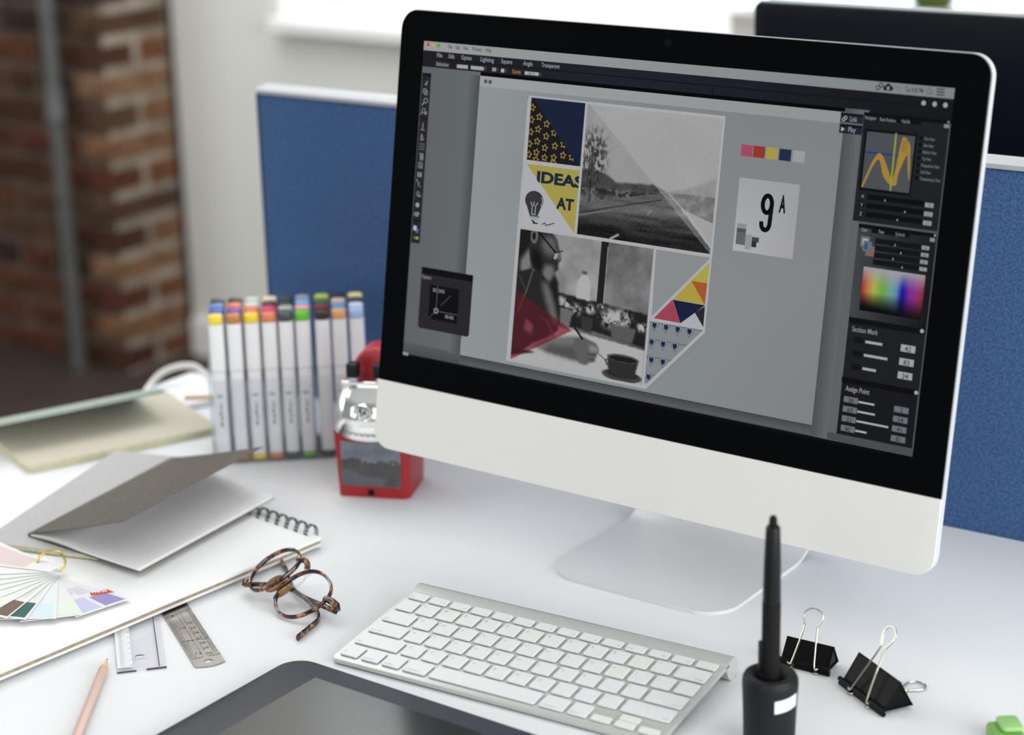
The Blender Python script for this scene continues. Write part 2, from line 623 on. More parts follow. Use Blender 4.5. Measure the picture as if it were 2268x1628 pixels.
# ------------------------------------------------------------------ blue divider (standing between the desks)
YAW = R(2.525)
dv = empty('desk_divider', (0.148, 0.285, 0), YAW)
tag(dv, 'blue fabric desk divider panel with white aluminium top rail behind the computer', 'divider')
PL, PRR = -0.762, 1.15
b = MB(); b.box((PL, 0.0, -0.36), (PRR, 0.026, 0.3245), 0.003); b.build('fabric_panel', M_fabric, dv, smooth=False)
b = MB()
prof = [(-0.002, 0.325), (-0.002, 0.329), (0.004, 0.332), (0.008, 0.3305), (0.012, 0.3325), (0.018, 0.3325), (0.022, 0.3305), (0.028, 0.329), (0.028, 0.325)]
b.add([(PL, y, z) for y, z in prof] + [(PRR, y, z) for y, z in prof],
      [tuple((i, (i + 1) % 9, (i + 1) % 9 + 9, i + 9)) for i in range(9)] + [tuple(range(8, -1, -1)), tuple(range(9, 18))])
b.build('top_rail', M_alu_w, dv, smooth=False)
b = MB(); b.box((PL - 0.003, 0.001, -0.36), (PL - 0.0005, 0.025, 0.3245)); b.build('end_rail', mat('blue_edge_trim', (54, 76, 112), 0.6), dv, smooth=False)

for x in (PL + 0.04, 0.9):
    b = MB(); b.box((x, 0.002, FZ), (x + 0.04, 0.024, -0.361), 0.002); b.box((x - 0.005, -0.12, FZ), (x + 0.045, 0.14, FZ + 0.015), 0.003)
    b.build('stand_foot', M_metal_leg, dv, smooth=False)

# ------------------------------------------------------------------ dark monitor beyond the divider
m2 = empty('dark_monitor', (0.125, 0.60, 0), YAW)
tag(m2, 'dark flat monitor standing beyond the blue divider with its screen off', 'monitor')
z2 = 0.4045
X0, X1 = -0.338, 0.33
b = MB(); b.prism(rrect(X0, z2 - 0.36, X1, z2, 0.008, 4), -0.0, 0.03, 0.002, 1, Matrix.Translation((0, 0, 0)) @ Matrix.Rotation(R(90), 4, 'X') @ Matrix.Translation((0, 0, -0.03)))
b.build('housing', M_mon2, m2)
b = MB(); b.prism(rrect(X0 + 0.012, z2 - 0.348, X1 - 0.012, z2 - 0.012, 0.003, 2), 0.0, 0.0015, 0, 1, Matrix.Rotation(R(90), 4, 'X') @ Matrix.Translation((0, 0, 0.0)))
b.build('screen', M_mon2s, m2, smooth=False)
b = MB(); b.box((X0 + 0.006, 0.001, z2), (X1 - 0.006, 0.004, z2 + 0.0016)); b.build('top_trim', M_alu, m2, smooth=False)
b = MB(); b.box((-0.04, 0.03, 0.012), (0.03, 0.05, 0.24), 0.004); b.build('stand_neck', M_mon2, m2, smooth=False)
b = MB(); b.prism(rrect(-0.13, -0.08, 0.12, 0.12, 0.02, 4), 0.0, 0.012, 0.002); b.build('stand_base', M_mon2, m2)

# ------------------------------------------------------------------ things on the window sill
pl = empty('potted_plant', (-0.632, WY + 0.03, WZ0))
tag(pl, 'small bushy green plant in a white pot on the window sill', 'plant')
b = MB(); b.lathe([(0.026, 0), (0.036, 0.092), (0.041, 0.094), (0.041, 0.106), (0.036, 0.106), (0.034, 0.096)], 28); b.build('pot', M_pot, pl)
b = MB()
b.lathe([(0.024, 0.104), (0.037, 0.118), (0.042, 0.145), (0.040, 0.175), (0.030, 0.200), (0.010, 0.212)], 20)
for k in range(420):
    a, h = random.uniform(0, 2 * PI), random.uniform(0.108, 0.208)
    rr_ = 0.040 * math.sqrt(max(0.05, 1 - ((h - 0.15) / 0.066) ** 2))
    c = Vector((math.cos(a) * rr_, math.sin(a) * rr_, h))
    d = Vector((math.cos(a), math.sin(a), random.uniform(0.1, 1.4))).normalized()
    s_ = d.cross(Vector((0, 0, 1))).normalized() * 0.0045
    b.add([c - d * 0.006, c + s_, c + d * 0.010, c - s_], [(0, 1, 2, 3)])
tag(b.build('foliage', M_leaf, pl, smooth=False), kind='stuff')
b = MB(); b.lathe([(0.003, 0.09), (0.002, 0.17)], 8); b.build('stem', M_wood, pl)
gb = empty('storage_box', (-0.985, WY + 0.02, WZ0))
tag(gb, 'small grey cardboard box on the window sill beside the dark monitor', 'box')
b = MB(); b.box((-0.03, -0.03, 0), (0.045, 0.05, 0.062), 0.002); b.build('box_body', M_greybox, gb, smooth=False)
b = MB(); b.box((-0.032, -0.032, 0.0625), (0.047, 0.052, 0.078), 0.002); b.build('lid', M_greybox, gb, smooth=False)

# ------------------------------------------------------------------ all-in-one computer
TL = R(9.5564)
ZB = 0.08137
BW, BH = 0.528, 0.3805
GB = 0.0605          # height of the chin
FN = Vector((0, -math.cos(TL), math.sin(TL)))     # front normal


def mon(u, v, d=0.0):
    """point of the tilted front plane, u across, v up from the chin's lower edge, d out of the front"""
    return Vector((u, v * math.sin(TL), ZB + v * math.cos(TL))) + FN * d


MM = Matrix(((1, 0, 0, 0), (0, math.sin(TL), -math.cos(TL), 0), (0, math.cos(TL), math.sin(TL), ZB), (0, 0, 0, 1)))  # (u, v, d) -> local
pc = empty('desktop_computer', (0, 0, 0))
tag(pc, 'large all-in-one desktop computer with black bezel showing design software', 'computer')
out = rrect(-BW / 2, 0, BW / 2, BH, 0.0165, 8)


def inset(o, q):
    cx, cy = 0, BH / 2
    res = []
    for x, y in o:
        res.append((x - q * (1 if x > 0 else -1) * min(1, abs(x) / (BW / 2 - 0.0166)), y - q * (1 if y > cy else -1)))
    return res


# shell: flat rim, then a shallow swelling back
rings = [(out, 0.0), (out, -0.0062), ([(x * 0.985, BH / 2 + (y - BH / 2) * 0.98) for x, y in out], -0.0085),
         ([(x * 0.80, BH / 2 + (y - BH / 2) * 0.80) for x, y in out], -0.022), ([(x * 0.45, BH / 2 + (y - BH / 2) * 0.5) for x, y in out], -0.036)]
b = MB()
n_ = len(out)
vs, fs = [], []
for o, d in rings:
    vs += [mon(x, y, d - 0.0015) for x, y in o]
for i in range(len(rings) - 1):
    for k in range(n_):
        fs.append((i * n_ + k, (i + 1) * n_ + k, (i + 1) * n_ + (k + 1) % n_, i * n_ + (k + 1) % n_))
fs.append(tuple(range(n_)))
fs.append(tuple(len(vs) - 1 - k for k in range(n_)))
b.add(vs, fs)
b.build('back_shell', M_alu, pc)
b = MB(); b.prism(rrect(-BW / 2, 0, BW / 2, GB - 0.0004, [0.0165, 0.0165, 0, 0], 8), -0.0014, 0.0, 0.0004, 1, MM)
b.build('chin', mat('satin_aluminium_front', (224, 224, 220), 0.42, 0.2, spec=0.4), pc)
b = MB(); b.prism(rrect(-BW / 2 + 0.0008, GB, BW / 2 - 0.0008, BH - 0.0008, [0, 0, 0.0160, 0.0160], 8), -0.0014, 0.0, 0.0003, 1, MM)
b.build('glass_bezel', M_glassblk, pc)
b = MB(); b.lathe([(0.0030, 0.0001), (0.0030, 0.0002)], 20, (0.0, 0.3697), True, MM); b.build('camera_lens', mat('camera_lens_dot', (13, 14, 16), 0.3, spec=0.1), pc)
# foot and neck: one bent aluminium sheet
b = MB()
W_ = 0.0860
prof = []
th = 0.0032
for k in range(9):
    a = R(-90 + 80 * k / 8)
    prof.append((0.132 + 0.034 * math.cos(a), 0.034 + th + 0.034 * math.sin(a), a))
path = [(0.0075, th, R(-90)), (0.03, th, R(-90)), (0.08, th, R(-90))] + prof
xe, ze, ae = prof[-1]
path += [(xe - 0.018, ze + 0.08, R(-14)), (xe - 0.055, ze + 0.20, R(-18))]
vs, fs = [], []
cor = 0.030


def halfw(y):
    d = y - 0.0075 + 0.004
    if d < cor:
        return W_ - cor + math.sqrt(max(0, cor * cor - (cor - d) ** 2))
    return W_


fine = []
for k in range(10):
    d = cor * (1 - math.cos(R(90 * k / 9))) if k else 0.0004
    fine.append((0.0035 + d, th, R(-90)))
path = fine + path[2:]
for y, z, a in path:
    hw_ = halfw(y) if z <= th + 1e-6 else W_
    ny, nz = -math.cos(a), -math.sin(a)
    for sx in (-1, 1):
        vs.append((sx * hw_, y, z))
        vs.append((sx * hw_, y - ny * th, z - nz * th))
for i in range(len(path) - 1):
    q, p = i * 4, (i + 1) * 4
    fs += [(q, q + 2, p + 2, p), (q + 1, p + 1, p + 3, q + 3), (q, p, p + 1, q + 1), (q + 2, q + 3, p + 3, p + 2)]
fs += [(0, 1, 3, 2), (len(vs) - 4, len(vs) - 2, len(vs) - 1, len(vs) - 3)]
b.add(vs, fs)
b.build('stand_foot', mat('stand_aluminium', (214, 216, 218), 0.40, 0.12), pc, angle=40)


# ---- what the screen shows, drawn in its 1920 x 1080 pixels, every shape flat on the glass
class Screen(MB):
    def pt(self, x, y, layer):
        return mon(-0.2378 + x / 1920 * 0.4756, 0.3547 - y / 1080 * 0.2675, 0.00006 + layer * 0.000012)

    def poly(self, pts, col, layer):
        self.add([self.pt(x, y, layer) for x, y in pts], [tuple(range(len(pts) - 1, -1, -1))], lin(col))

    def rect(self, x0, y0, x1, y1, col, layer):
        self.poly([(x0, y0), (x1, y0), (x1, y1), (x0, y1)], col, layer)

    def rr(self, x0, y0, x1, y1, r_, col, layer):
        self.poly([(x, y0 + y1 - y) for x, y in rrect(x0, y0, x1, y1, r_, 4)][::-1], col, layer)

    def grad(self, x0, y0, x1, y1, c0, c1, layer, vert=False):
        self.add([self.pt(x0, y0, layer), self.pt(x1, y0, layer), self.pt(x1, y1, layer), self.pt(x0, y1, layer)], [(3, 2, 1, 0)])
        a, c = lin(c0), lin(c1)
        self.c[-4:] = [a, a, c, c] if vert else [a, c, c, a]

    def line(self, pts, w, col, layer, closed=False):
        n = len(pts)
        for i in range(n if closed else n - 1):
            (x0, y0), (x1, y1) = pts[i], pts[(i + 1) % n]
            L = math.hypot(x1 - x0, y1 - y0) or 1
            ox, oy = -(y1 - y0) / L * w / 2, (x1 - x0) / L * w / 2
            self.poly([(x0 - ox, y0 - oy), (x1 - ox, y1 - oy), (x1 + ox, y1 + oy), (x0 + ox, y0 + oy)], col, layer)

    def circ(self, x, y, r_, col, layer, n=18, sy=1.0):
        self.poly([(x + r_ * math.cos(2 * PI * k / n), y + r_ * sy * math.sin(2 * PI * k / n)) for k in range(n)], col, layer)

    def ring(self, x, y, r_, w, col, layer, n=16):
        self.line([(x + r_ * math.cos(2 * PI * k / n), y + r_ * math.sin(2 * PI * k / n)) for k in range(n)], w, col, layer, True)

    def txt(self, s, x, y, size, col, layer, bold=0.012, sx=1.0, width=None, rot=0, align='LEFT'):
        """x, y: left end of the baseline"""
        vs_, fs_ = text_mesh(s, bold)
        w = max(v[0] for v in vs_)
        if width:
            sx = width / (w * size)
        off = -w / 2 if align == 'CENTER' else 0
        ca, sa = math.cos(rot), math.sin(rot)
        P = []
        for a, c in vs_:
            px, py = (a + off) * size * sx, -c * size
            P.append(self.pt(x + px * ca - py * sa, y + px * sa + py * ca, layer))
        self.add(P, fs_, lin(col))

    def image(self, x0, y0, x1, y1, arr, layer):
        """arr: (ny, nx, 3) colours 0..255 on a grid of points"""
        ny, nx = arr.shape[:2]
        o = len(self.v)
        a = np.clip(arr / 255.0, 0, 1)
        a = np.where(a <= 0.04045, a / 12.92, ((a + 0.055) / 1.055) ** 2.4)
        for iy in range(ny):
            for ix in range(nx):
                self.v.append(tuple(self.pt(x0 + (x1 - x0) * ix / (nx - 1), y0 + (y1 - y0) * iy / (ny - 1), layer)))
                self.c.append((a[iy, ix, 0], a[iy, ix, 1], a[iy, ix, 2], 1.0))
        for iy in range(ny - 1):
            for ix in range(nx - 1):
                q = o + iy * nx + ix
                self.f.append((q, q + nx, q + nx + 1, q + 1))


def fbm(ny, nx, cell, octs=4, ax=1.0):
    """value noise 0..1, cell in grid points"""
    res = np.zeros((ny, nx))
    amp, tot = 1.0, 0
    for o in range(octs):
        cy, cx = max(cell / 2 ** o, 1.0), max(cell * ax / 2 ** o, 1.0)
        gy, gx = int(ny / cy) + 3, int(nx / cx) + 3
        g = rng.random((gy, gx))
        yy, xx = np.arange(ny) / cy, np.arange(nx) / cx
        iy, ix = yy.astype(int), xx.astype(int)
        ty, tx = (yy - iy)[:, None], (xx - ix)[None, :]
        ty, tx = ty * ty * (3 - 2 * ty), tx * tx * (3 - 2 * tx)
        A, B = g[np.ix_(iy, ix)], g[np.ix_(iy, ix + 1)]
        Cc, D = g[np.ix_(iy + 1, ix)], g[np.ix_(iy + 1, ix + 1)]
        res += amp * ((A * (1 - tx) + B * tx) * (1 - ty) + (Cc * (1 - tx) + D * tx) * ty)
        tot += amp
        amp *= 0.55
    return res / tot


def blur(a, k):
    if k < 1:
        return a
    for ax in (0, 1):
        p = np.pad(a, [(k, k) if i == ax else (0, 0) for i in range(2)], mode='edge')
        c = np.cumsum(p, axis=ax)
        z = np.zeros_like(np.take(c, [0], axis=ax))
        c = np.concatenate([z, c], axis=ax)
        n = a.shape[ax]
        hi = np.take(c, range(2 * k + 1, 2 * k + 1 + n), axis=ax)
        lo = np.take(c, range(0, n), axis=ax)
        a = (hi - lo) / (2 * k + 1)
    return a


class Pic:
    """a small grey picture on a grid over screen pixels x0..x1, y0..y1"""

    def __init__(self, x0, y0, x1, y1, step):
        self.x0, self.y0, self.x1, self.y1 = x0, y0, x1, y1
        self.nx, self.ny = int((x1 - x0) / step) + 1, int((y1 - y0) / step) + 1
        self.X, self.Y = np.meshgrid(np.linspace(x0, x1, self.nx), np.linspace(y0, y1, self.ny))
        self.a = np.zeros((self.ny, self.nx))

    def mask(self, pts, soft=0):
        m = np.zeros_like(self.a, dtype=bool)
        n = len(pts)
        for i in range(n):
            xa, ya = pts[i]
            xb, yb = pts[(i + 1) % n]
            if ya == yb:
                continue
            c = ((ya > self.Y) != (yb > self.Y)) & (self.X < (xb - xa) * (self.Y - ya) / (yb - ya) + xa)
            m ^= c
        return blur(m.astype(float), soft)

    def fill(self, pts, val, soft=0):
        m = self.mask(pts, soft)
        self.a = self.a * (1 - m) + val * m

    def ell(self, cx, cy, rx, ry, val, soft=0.15):
        d = np.sqrt(((self.X - cx) / rx) ** 2 + ((self.Y - cy) / ry) ** 2)
        m = np.clip((1 - d) / soft + 0.5, 0, 1)
        self.a = self.a * (1 - m) + val * m

    def stroke(self, pts, w, val):
        for (xa, ya), (xb, yb) in zip(pts[:-1], pts[1:]):
            dx, dy = xb - xa, yb - ya
            t = np.clip(((self.X - xa) * dx + (self.Y - ya) * dy) / (dx * dx + dy * dy + 1e-9), 0, 1)
            d = np.hypot(self.X - xa - t * dx, self.Y - ya - t * dy)
            m = np.clip((w / 2 - d) / 2.0 + 0.5, 0, 1)
            self.a = self.a * (1 - m) + val * m

    def rgb(self):
        return np.repeat(self.a[:, :, None], 3, axis=2)


S = Screen()
# desktop and its soft panel shadow
S.grad(0, 86, 246, 1075, (92, 96, 100), (98, 103, 106), 0)
S.grad(0, 1040, 1920, 1080, (84, 88, 90), (70, 72, 74), 0.2, True)
S.grad(1586, 86, 1640, 1080, (74, 77, 79), (96, 100, 102), 0.3)
S.rect(1640, 86, 1672, 1080, (92, 96, 98), 0.3)
S.rect(1672, 86, 1920, 1080, (78, 80, 82), 0.3)
S.grad(196, 98, 246, 1046, (97, 102, 105), (70, 74, 77), 0.5)
S.grad(246, 1046, 1586, 1076, (62, 66, 68), (88, 92, 94), 0.6, True)
# system bar
S.grad(0, 0, 1920, 31, (150, 153, 154), (124, 129, 131), 1)
for x, c in ((18, (196, 66, 60)), (40, (200, 160, 70)), (62, (90, 150, 84))):
    S.circ(x, 11, 7, c, 2)
for s, x, w in (('File', 104, 17), ('Edit', 135, 18), ('View', 166, 22), ('Window', 204, 40), ('Help', 260, 24)):
    S.txt(s, x, 18, 18, (62, 64, 66), 2, width=w)
S.txt('Tue 4:58 PM', 1768, 22, 20, (62, 64, 68), 2, width=56)
for dx, dy in ((-5, 5), (4, -3)):                                 # chain link
    S.ring(1688 + dx, 14 + dy - 1, 6, 3, (44, 46, 50), 2)
for x, y, r_ in ((1706, 17, 7), (1715, 11, 8), (1724, 17, 7)):   # cloud
    S.circ(x, y, r_, (34, 36, 40), 2)
S.rect(1706, 17, 1724, 24, (34, 36, 40), 2)
S.poly([(1715, 11), (1721, 18), (1717, 18), (1717, 24), (1713, 24), (1713, 18), (1709, 18)], (150, 152, 154), 3)
for r_ in (4, 9, 14):                                            # signal fan
    S.line([(1746 + r_ * math.sin(R(a)), 23 - r_ * math.cos(R(a))) for a in range(-45, 46, 15)], 2.5, (106, 110, 112), 2)


def star(x, y, r_, col, layer, w=2.5, rot=0):
    pts = [(x + (r_ if k % 2 == 0 else r_ * 0.45) * math.sin(rot + PI * k / 5), y - (r_ if k % 2 == 0 else r_ * 0.45) * math.cos(rot + PI * k / 5)) for k in range(10)]
    S.line(pts, w, col, layer, True)


star(1844, 15, 11, (92, 96, 98), 2, 2)
for y in (6, 14, 22):
    S.rect(1865, y - 1.5, 1890, y + 1.8, (30, 32, 36), 2)
# application bar
S.grad(0, 31, 960, 86, (27, 25, 33), (26, 28, 38), 1)
S.grad(960, 31, 1920, 86, (26, 28, 38), (14, 17, 21), 1)
S.rect(1664, 86, 1920, 92, (14, 16, 20), 1)
S.rect(35, 56, 1835, 59, (8, 9, 13), 2)
for s, x, w in (('File', 58, 23), ('Edit', 108, 25), ('Option', 161, 44), ('Lighting', 241, 56), ('Square', 327, 45), ('Angle', 416, 38), ('Transparent', 489, 72)):
    S.txt(s, x, 50, 20, (146, 147, 152), 2, width=w)
S.txt('Selection', 57, 79, 20, (146, 147, 152), 2, width=54)
S.rect(127, 61, 129, 82, (10, 10, 14), 2); S.rect(283, 62, 285, 84, (10, 10, 14), 2); S.rect(1132, 60, 1135, 86, (6, 7, 10), 2)
for x0, x1 in ((146, 192), (204, 258)):
    S.rect(x0, 68, x1, 80, (158, 160, 162), 2)
S.rect(261, 68, 269, 80, (60, 60, 66), 2)
S.rect(293, 67, 308, 79, (150, 152, 152), 2); S.txt('?', 297, 77, 13, (60, 60, 60), 3); S.rect(310, 68, 318, 79, (56, 56, 62), 2)
S.rect(329, 68, 342, 80, (168, 170, 172), 2); S.rect(345, 69, 353, 80, (56, 56, 62), 2)
S.txt('Opacity', 374, 79, 18, (150, 130, 50), 2, width=36)
S.rect(425, 69, 481, 80, (166, 168, 170), 2); S.txt('100 %', 436, 79, 12, (70, 70, 72), 3); S.rect(484, 70, 492, 81, (56, 56, 62), 2)
for x in (1830, 1864, 1897):
    S.circ(x, 50, 7, (156, 158, 162), 2, sy=1.05)
# tool strip
S.rect(2, 107, 40, 690, (33, 32, 38), 2)
S.rect(2, 107, 40, 118, (10, 12, 24), 3)
S.rect(2, 258, 40, 262, (12, 12, 16), 3); S.rect(2, 611, 40, 615, (12, 12, 16), 3)
ic = (126, 127, 132)
S.poly([(12, 148), (28, 130), (24, 150), (18, 146)], ic, 4)
S.ring(17, 168, 8, 3, ic, 4); S.line([(17, 166), (29, 166), (29, 180), (17, 180)], 3, ic, 4, True)
S.ring(24, 200, 8, 3.5, ic, 4); S.line([(18, 206), (9, 217)], 5, ic, 4)
S.ring(18, 234, 7, 3, ic, 4); S.line([(13, 240), (7, 248)], 4, ic, 4); S.circ(27, 242, 6, ic, 4)
S.line([(19, 276), (19, 300)], 4, ic, 4); S.line([(10, 300), (28, 300)], 3, ic, 4)
S.line([(12, 335), (16, 314), (26, 334)], 3, ic, 4, True); S.line([(16, 314), (20, 334)], 2, ic, 4)
for a in range(4):
    for c in range(3):
        S.rect(10 + a * 6, 346 + c * 9, 13 + a * 6, 350 + c * 9, ic, 4)
S.line([(11, 382), (28, 382), (28, 402), (16, 402)], 4, ic, 4); S.rect(16, 386, 26, 398, ic, 4)
S.rect(10, 410, 30, 432, (110, 111, 116), 4); S.line([(12, 430), (28, 412)], 3, (40, 40, 46), 5); S.circ(16, 416, 3, (40, 40, 46), 5)
S.rect(10, 445, 29, 462, ic, 4); S.line([(19, 445), (19, 462)], 2, (50, 50, 56), 5)
S.line([(10, 474), (22, 494), (28, 494)], 3, ic, 4); S.line([(22, 478), (16, 492)], 2, ic, 4); S.circ(10, 473, 3.5, ic, 4)
S.ring(18, 518, 6, 3, ic, 4); S.line([(14, 526), (26, 528), (32, 524)], 4, ic, 4)
for k in range(8):
    a = PI * k / 4
    S.line([(19, 558), (19 + 9 * math.cos(a), 558 + 9 * math.sin(a))], 3.5, (160, 160, 164), 4)
S.line([(7, 596), (12, 584), (18, 588), (22, 582), (31, 590)], 4, ic, 4); S.rect(13, 584, 25, 598, ic, 4)
S.rect(18, 638, 32, 654, (66, 100, 150), 4); S.rect(8, 630, 22, 646, (176, 178, 180), 5)
S.grad(8, 667, 20, 676, (30, 60, 60), (90, 120, 70), 4); S.grad(20, 667, 32, 676, (90, 120, 70), (190, 190, 80), 4)
# document
S.add([S.pt(x, y, 2) for x, y in ((246, 98), (900, 98), (1586, 98), (246, 560), (900, 560), (1586, 560), (246, 1046), (900, 1046), (1586, 1046))],
      [(3, 4, 1, 0), (4, 5, 2, 1), (6, 7, 4, 3), (7, 8, 5, 4)])
S.c[-9:] = [lin(c) for c in ((140, 146, 148), (124, 129, 131), (124, 126, 128), (138, 144, 146), (130, 134, 136), (128, 132, 134), (140, 146, 147), (132, 137, 138), (124, 128, 129))]
S.grad(246, 98, 1574, 132, (152, 156, 158), (142, 145, 146), 3)
for x in (270, 288):
    S.circ(x, 115, 7, (56, 58, 60), 4); S.circ(x, 115, 2.2, (140, 144, 146), 5)
# artwork board
FR = (166, 167, 171)
S.poly([(449, 146), (1188, 146), (1187, 821), (990, 1037), (439, 1034)], FR, 4)
S.poly([(984, 586), (1183, 586), (990, 800)], (133, 137, 139), 5)      # bare triangle
S.poly([(460, 152), (672, 152), (672, 356), (460, 356)], (21, 19, 25), 5)
for sx_, sy_ in ((467, 184), (467, 224), (467, 264), (466, 303), (467, 338), (497, 212), (496, 252), (496, 292), (496, 328), (496, 352), (528, 232), (530, 272), (528, 310), (530, 342),
                 (560, 258), (567, 300), (566, 338), (600, 292), (602, 327), (636, 330), (566, 356)):
    if sx_ + 4 < 468 + (sy_ - 154) * 0.98 + 14:
        star(sx_, sy_, 12.5, (146, 132, 52), 6, 2.6, 0.1)
S.poly([(466, 152), (672, 152), (672, 356), (664, 356)], (19, 29, 54), 7)
S.rect(447, 357, 672, 369, FR, 8); S.rect(446, 160, 459.5, 360, FR, 8)
S.poly([(461, 369), (672, 369), (671, 575)], (158, 148, 70), 5)
S.txt('IDEAS', 504, 424, 50, (22, 34, 60), 6, 0.045, width=184)
S.txt('AT', 594, 501, 50, (22, 34, 60), 6, 0.045, width=66)
S.poly([(460, 372), (460, 580), (669, 576)], (168, 169, 172), 7)
S.rect(672, 150, 681, 580, FR, 8)
# light bulb drawing
S.circ(503, 486, 37, (50, 50, 54), 8, 24, 0.86)
S.poly([(474, 505), (533, 505), (521, 536), (489, 536)], (50, 50, 54), 8)
S.line([(490, 492), (497, 505), (497, 532), (510, 532), (510, 505), (518, 492)], 3, (160, 161, 164), 9)
S.line([(503, 490), (503, 505)], 3, (160, 161, 164), 9)
S.line([(532, 472), (537, 486), (532, 502)], 3, (150, 151, 154), 9)
S.poly([(490, 541), (529, 541), (522, 549), (497, 549)], (150, 151, 154), 9)
S.line([(489, 538), (530, 538)], 3, (44, 44, 48), 9)
S.line([(498, 552), (512, 557), (504, 561), (524, 560)], 5, (44, 44, 48), 9)
S.line([(540, 562), (553, 554), (556, 563), (590, 551)], 3.5, (50, 50, 54), 9)
# road photograph
P = Pic(681, 155, 1180, 575, 2.8)
X, Y = P.X, P.Y
P.a = 146 + 10 * fbm(P.ny, P.nx, 40, 3) + 14 * np.clip((260 - Y) / 110, 0, 1) * (fbm(P.ny, P.nx, 22, 4, 2.0) - 0.2) + 12 * np.clip((X - 980) / 200, 0, 1) * (fbm(P.ny, P.nx, 18, 4, 2) - 0.4)
nz = fbm(P.ny, P.nx, 6, 3)
hz = 405
hill = P.mask([(681, 362), (735, 360), (780, 372), (815, 392), (952, 384), (1000, 400), (1000, 425), (681, 425)], 1)
P.a = P.a * (1 - hill) + (74 + 40 * (nz - 0.5)) * hill
hill2 = P.mask([(1000, 402), (1090, 380), (1180, 338), (1180, 412), (1000, 412)], 2)
P.a = P.a * (1 - hill2) + (120 + 40 * (nz - 0.5)) * hill2
field = P.mask([(681, 425), (1010, 402), (1180, 400), (1180, 480), (1000, 430), (681, 520)], 0)
P.a = P.a * (1 - field) + (88 + 90 * (nz - 0.5)) * field
tl_ = np.clip(np.exp(-((Y - 425) / 14) ** 2) * (X < 1000), 0, 1) * (fbm(P.ny, P.nx, 9, 3) > 0.48)
P.a = P.a * (1 - 0.8 * tl_) + 26 * 0.8 * tl_
road = P.mask([(1000, 405), (1014, 405), (1180, 560), (1180, 576), (681, 576), (681, 470)], 0)
stp = fbm(P.ny, P.nx, 5, 3, 9.0)
rc = 92 - 62 * np.clip((Y - 470) / 70, 0, 1) + 60 * (stp - 0.5) + 22 * (rng.random(P.a.shape) - 0.5)
P.a = P.a * (1 - road) + rc * road
P.stroke([(681, 506), (760, 484), (990, 428)], 3, 34)
P.stroke([(682, 512), (800, 484)], 3, 120)
P.stroke([(810, 574), (838, 558)], 7, 150); P.stroke([(942, 478), (954, 466)], 4, 130)
tree = np.exp(-(((X - 722) / 52) ** 2 + ((Y - 318) / 88) ** 2) ** 2)
tn = fbm(P.ny, P.nx, 4, 2, 0.6)
tm = tree * np.clip((tn - 0.42) * 5, 0, 1)
P.a = P.a * (1 - tm * 0.8) + 30 * tm * 0.8
P.stroke([(716, 330), (717, 465)], 4, 26)
for k in range(26):
    a = random.uniform(-0.6, 0.6)
    y0 = random.uniform(300, 400)
    P.stroke([(717, y0), (717 + 60 * math.sin(a), y0 - 60 * math.cos(a))], 1.6, 62)
veil = P.mask([(684, 150), (1185, 150), (1185, 580)], 0)
P.a = P.a - 7 * (1 - veil) * (Y < 405)
P.a = P.a * (1 - 0.42 * veil) + 162 * 0.42 * veil
P.stroke([(1012, 405), (1095, 470), (1180, 552)], 3, 172)
P.a = P.a + 7 * (rng.random(P.a.shape) - 0.5)
S.image(681, 155, 1180, 575, P.rgb(), 9)
S.rect(1180, 146, 1188, 590, FR, 10); S.poly([(447, 576), (1188, 576), (1188, 586), (447, 586)], FR, 10)
# photograph of a bearded man writing beside a window
P = Pic(457, 586, 976, 1027, 2.8)
X, Y = P.X, P.Y
P.a = 118 + 66 * (fbm(P.ny, P.nx, 30, 4) - 0.3)
P.fill([(805, 586), (976, 586), (976, 800), (805, 792)], 0); P.a += P.mask([(805, 586), (976, 586), (976, 800), (805, 792)]) * (84 + 70 * (fbm(P.ny, P.nx, 26, 4) - 0.25))
P.fill([(622, 775), (976, 798), (976, 830), (622, 815)], 34, 1)
P.fill([(457, 812), (976, 822), (976, 916), (700, 885), (457, 885)], 34, 1)
P.fill([(779, 586), (805, 586), (803, 830), (779, 830)], 34, 0)
P.fill([(690, 880), (800, 884), (976, 908), (976, 912), (690, 890)], 92, 1)
P.fill([(664, 880), (720, 895), (976, 914), (976, 1028), (457, 1028), (457, 985)], 158, 1)
P.a += P.mask([(664, 880), (720, 895), (976, 914), (976, 1028), (457, 1028), (457, 985)], 1) * 8 * (fbm(P.ny, P.nx, 20, 3) - 0.5)
for x, y, r_ in ((660, 815, 30), (700, 822, 26), (640, 800, 20), (840, 830, 44), (880, 826, 40), (960, 842, 22), (757, 812, 22), (795, 800, 14)):
    m = np.exp(-(((X - x) / r_) ** 2 + ((Y - y) / (r_ * 0.8)) ** 2) ** 2) * np.clip((fbm(P.ny, P.nx, 5, 3) - 0.35) * 5, 0, 1)
    P.a = P.a * (1 - m) + (158 + 40 * (fbm(P.ny, P.nx, 4, 2) - 0.5)) * m
P.fill([(636, 822), (690, 826), (680, 892), (646, 888)], 98, 1)
P.fill([(724, 838), (772, 842), (766, 890), (730, 886)], 54, 1)
P.fill([(836, 846), (936, 852), (926, 900), (848, 894)], 84, 1)
P.fill([(700, 730), (715, 700), (718, 690), (731, 690), (734, 702), (750, 735), (752, 786), (700, 784)], 166, 1); P.fill([(712, 690), (735, 690), (733, 702), (714, 702)], 74, 1)
P.fill([(575, 730), (606, 716), (622, 740), (632, 800), (640, 850), (620, 860), (596, 800)], 30, 2)     # dark plant by the shoulder
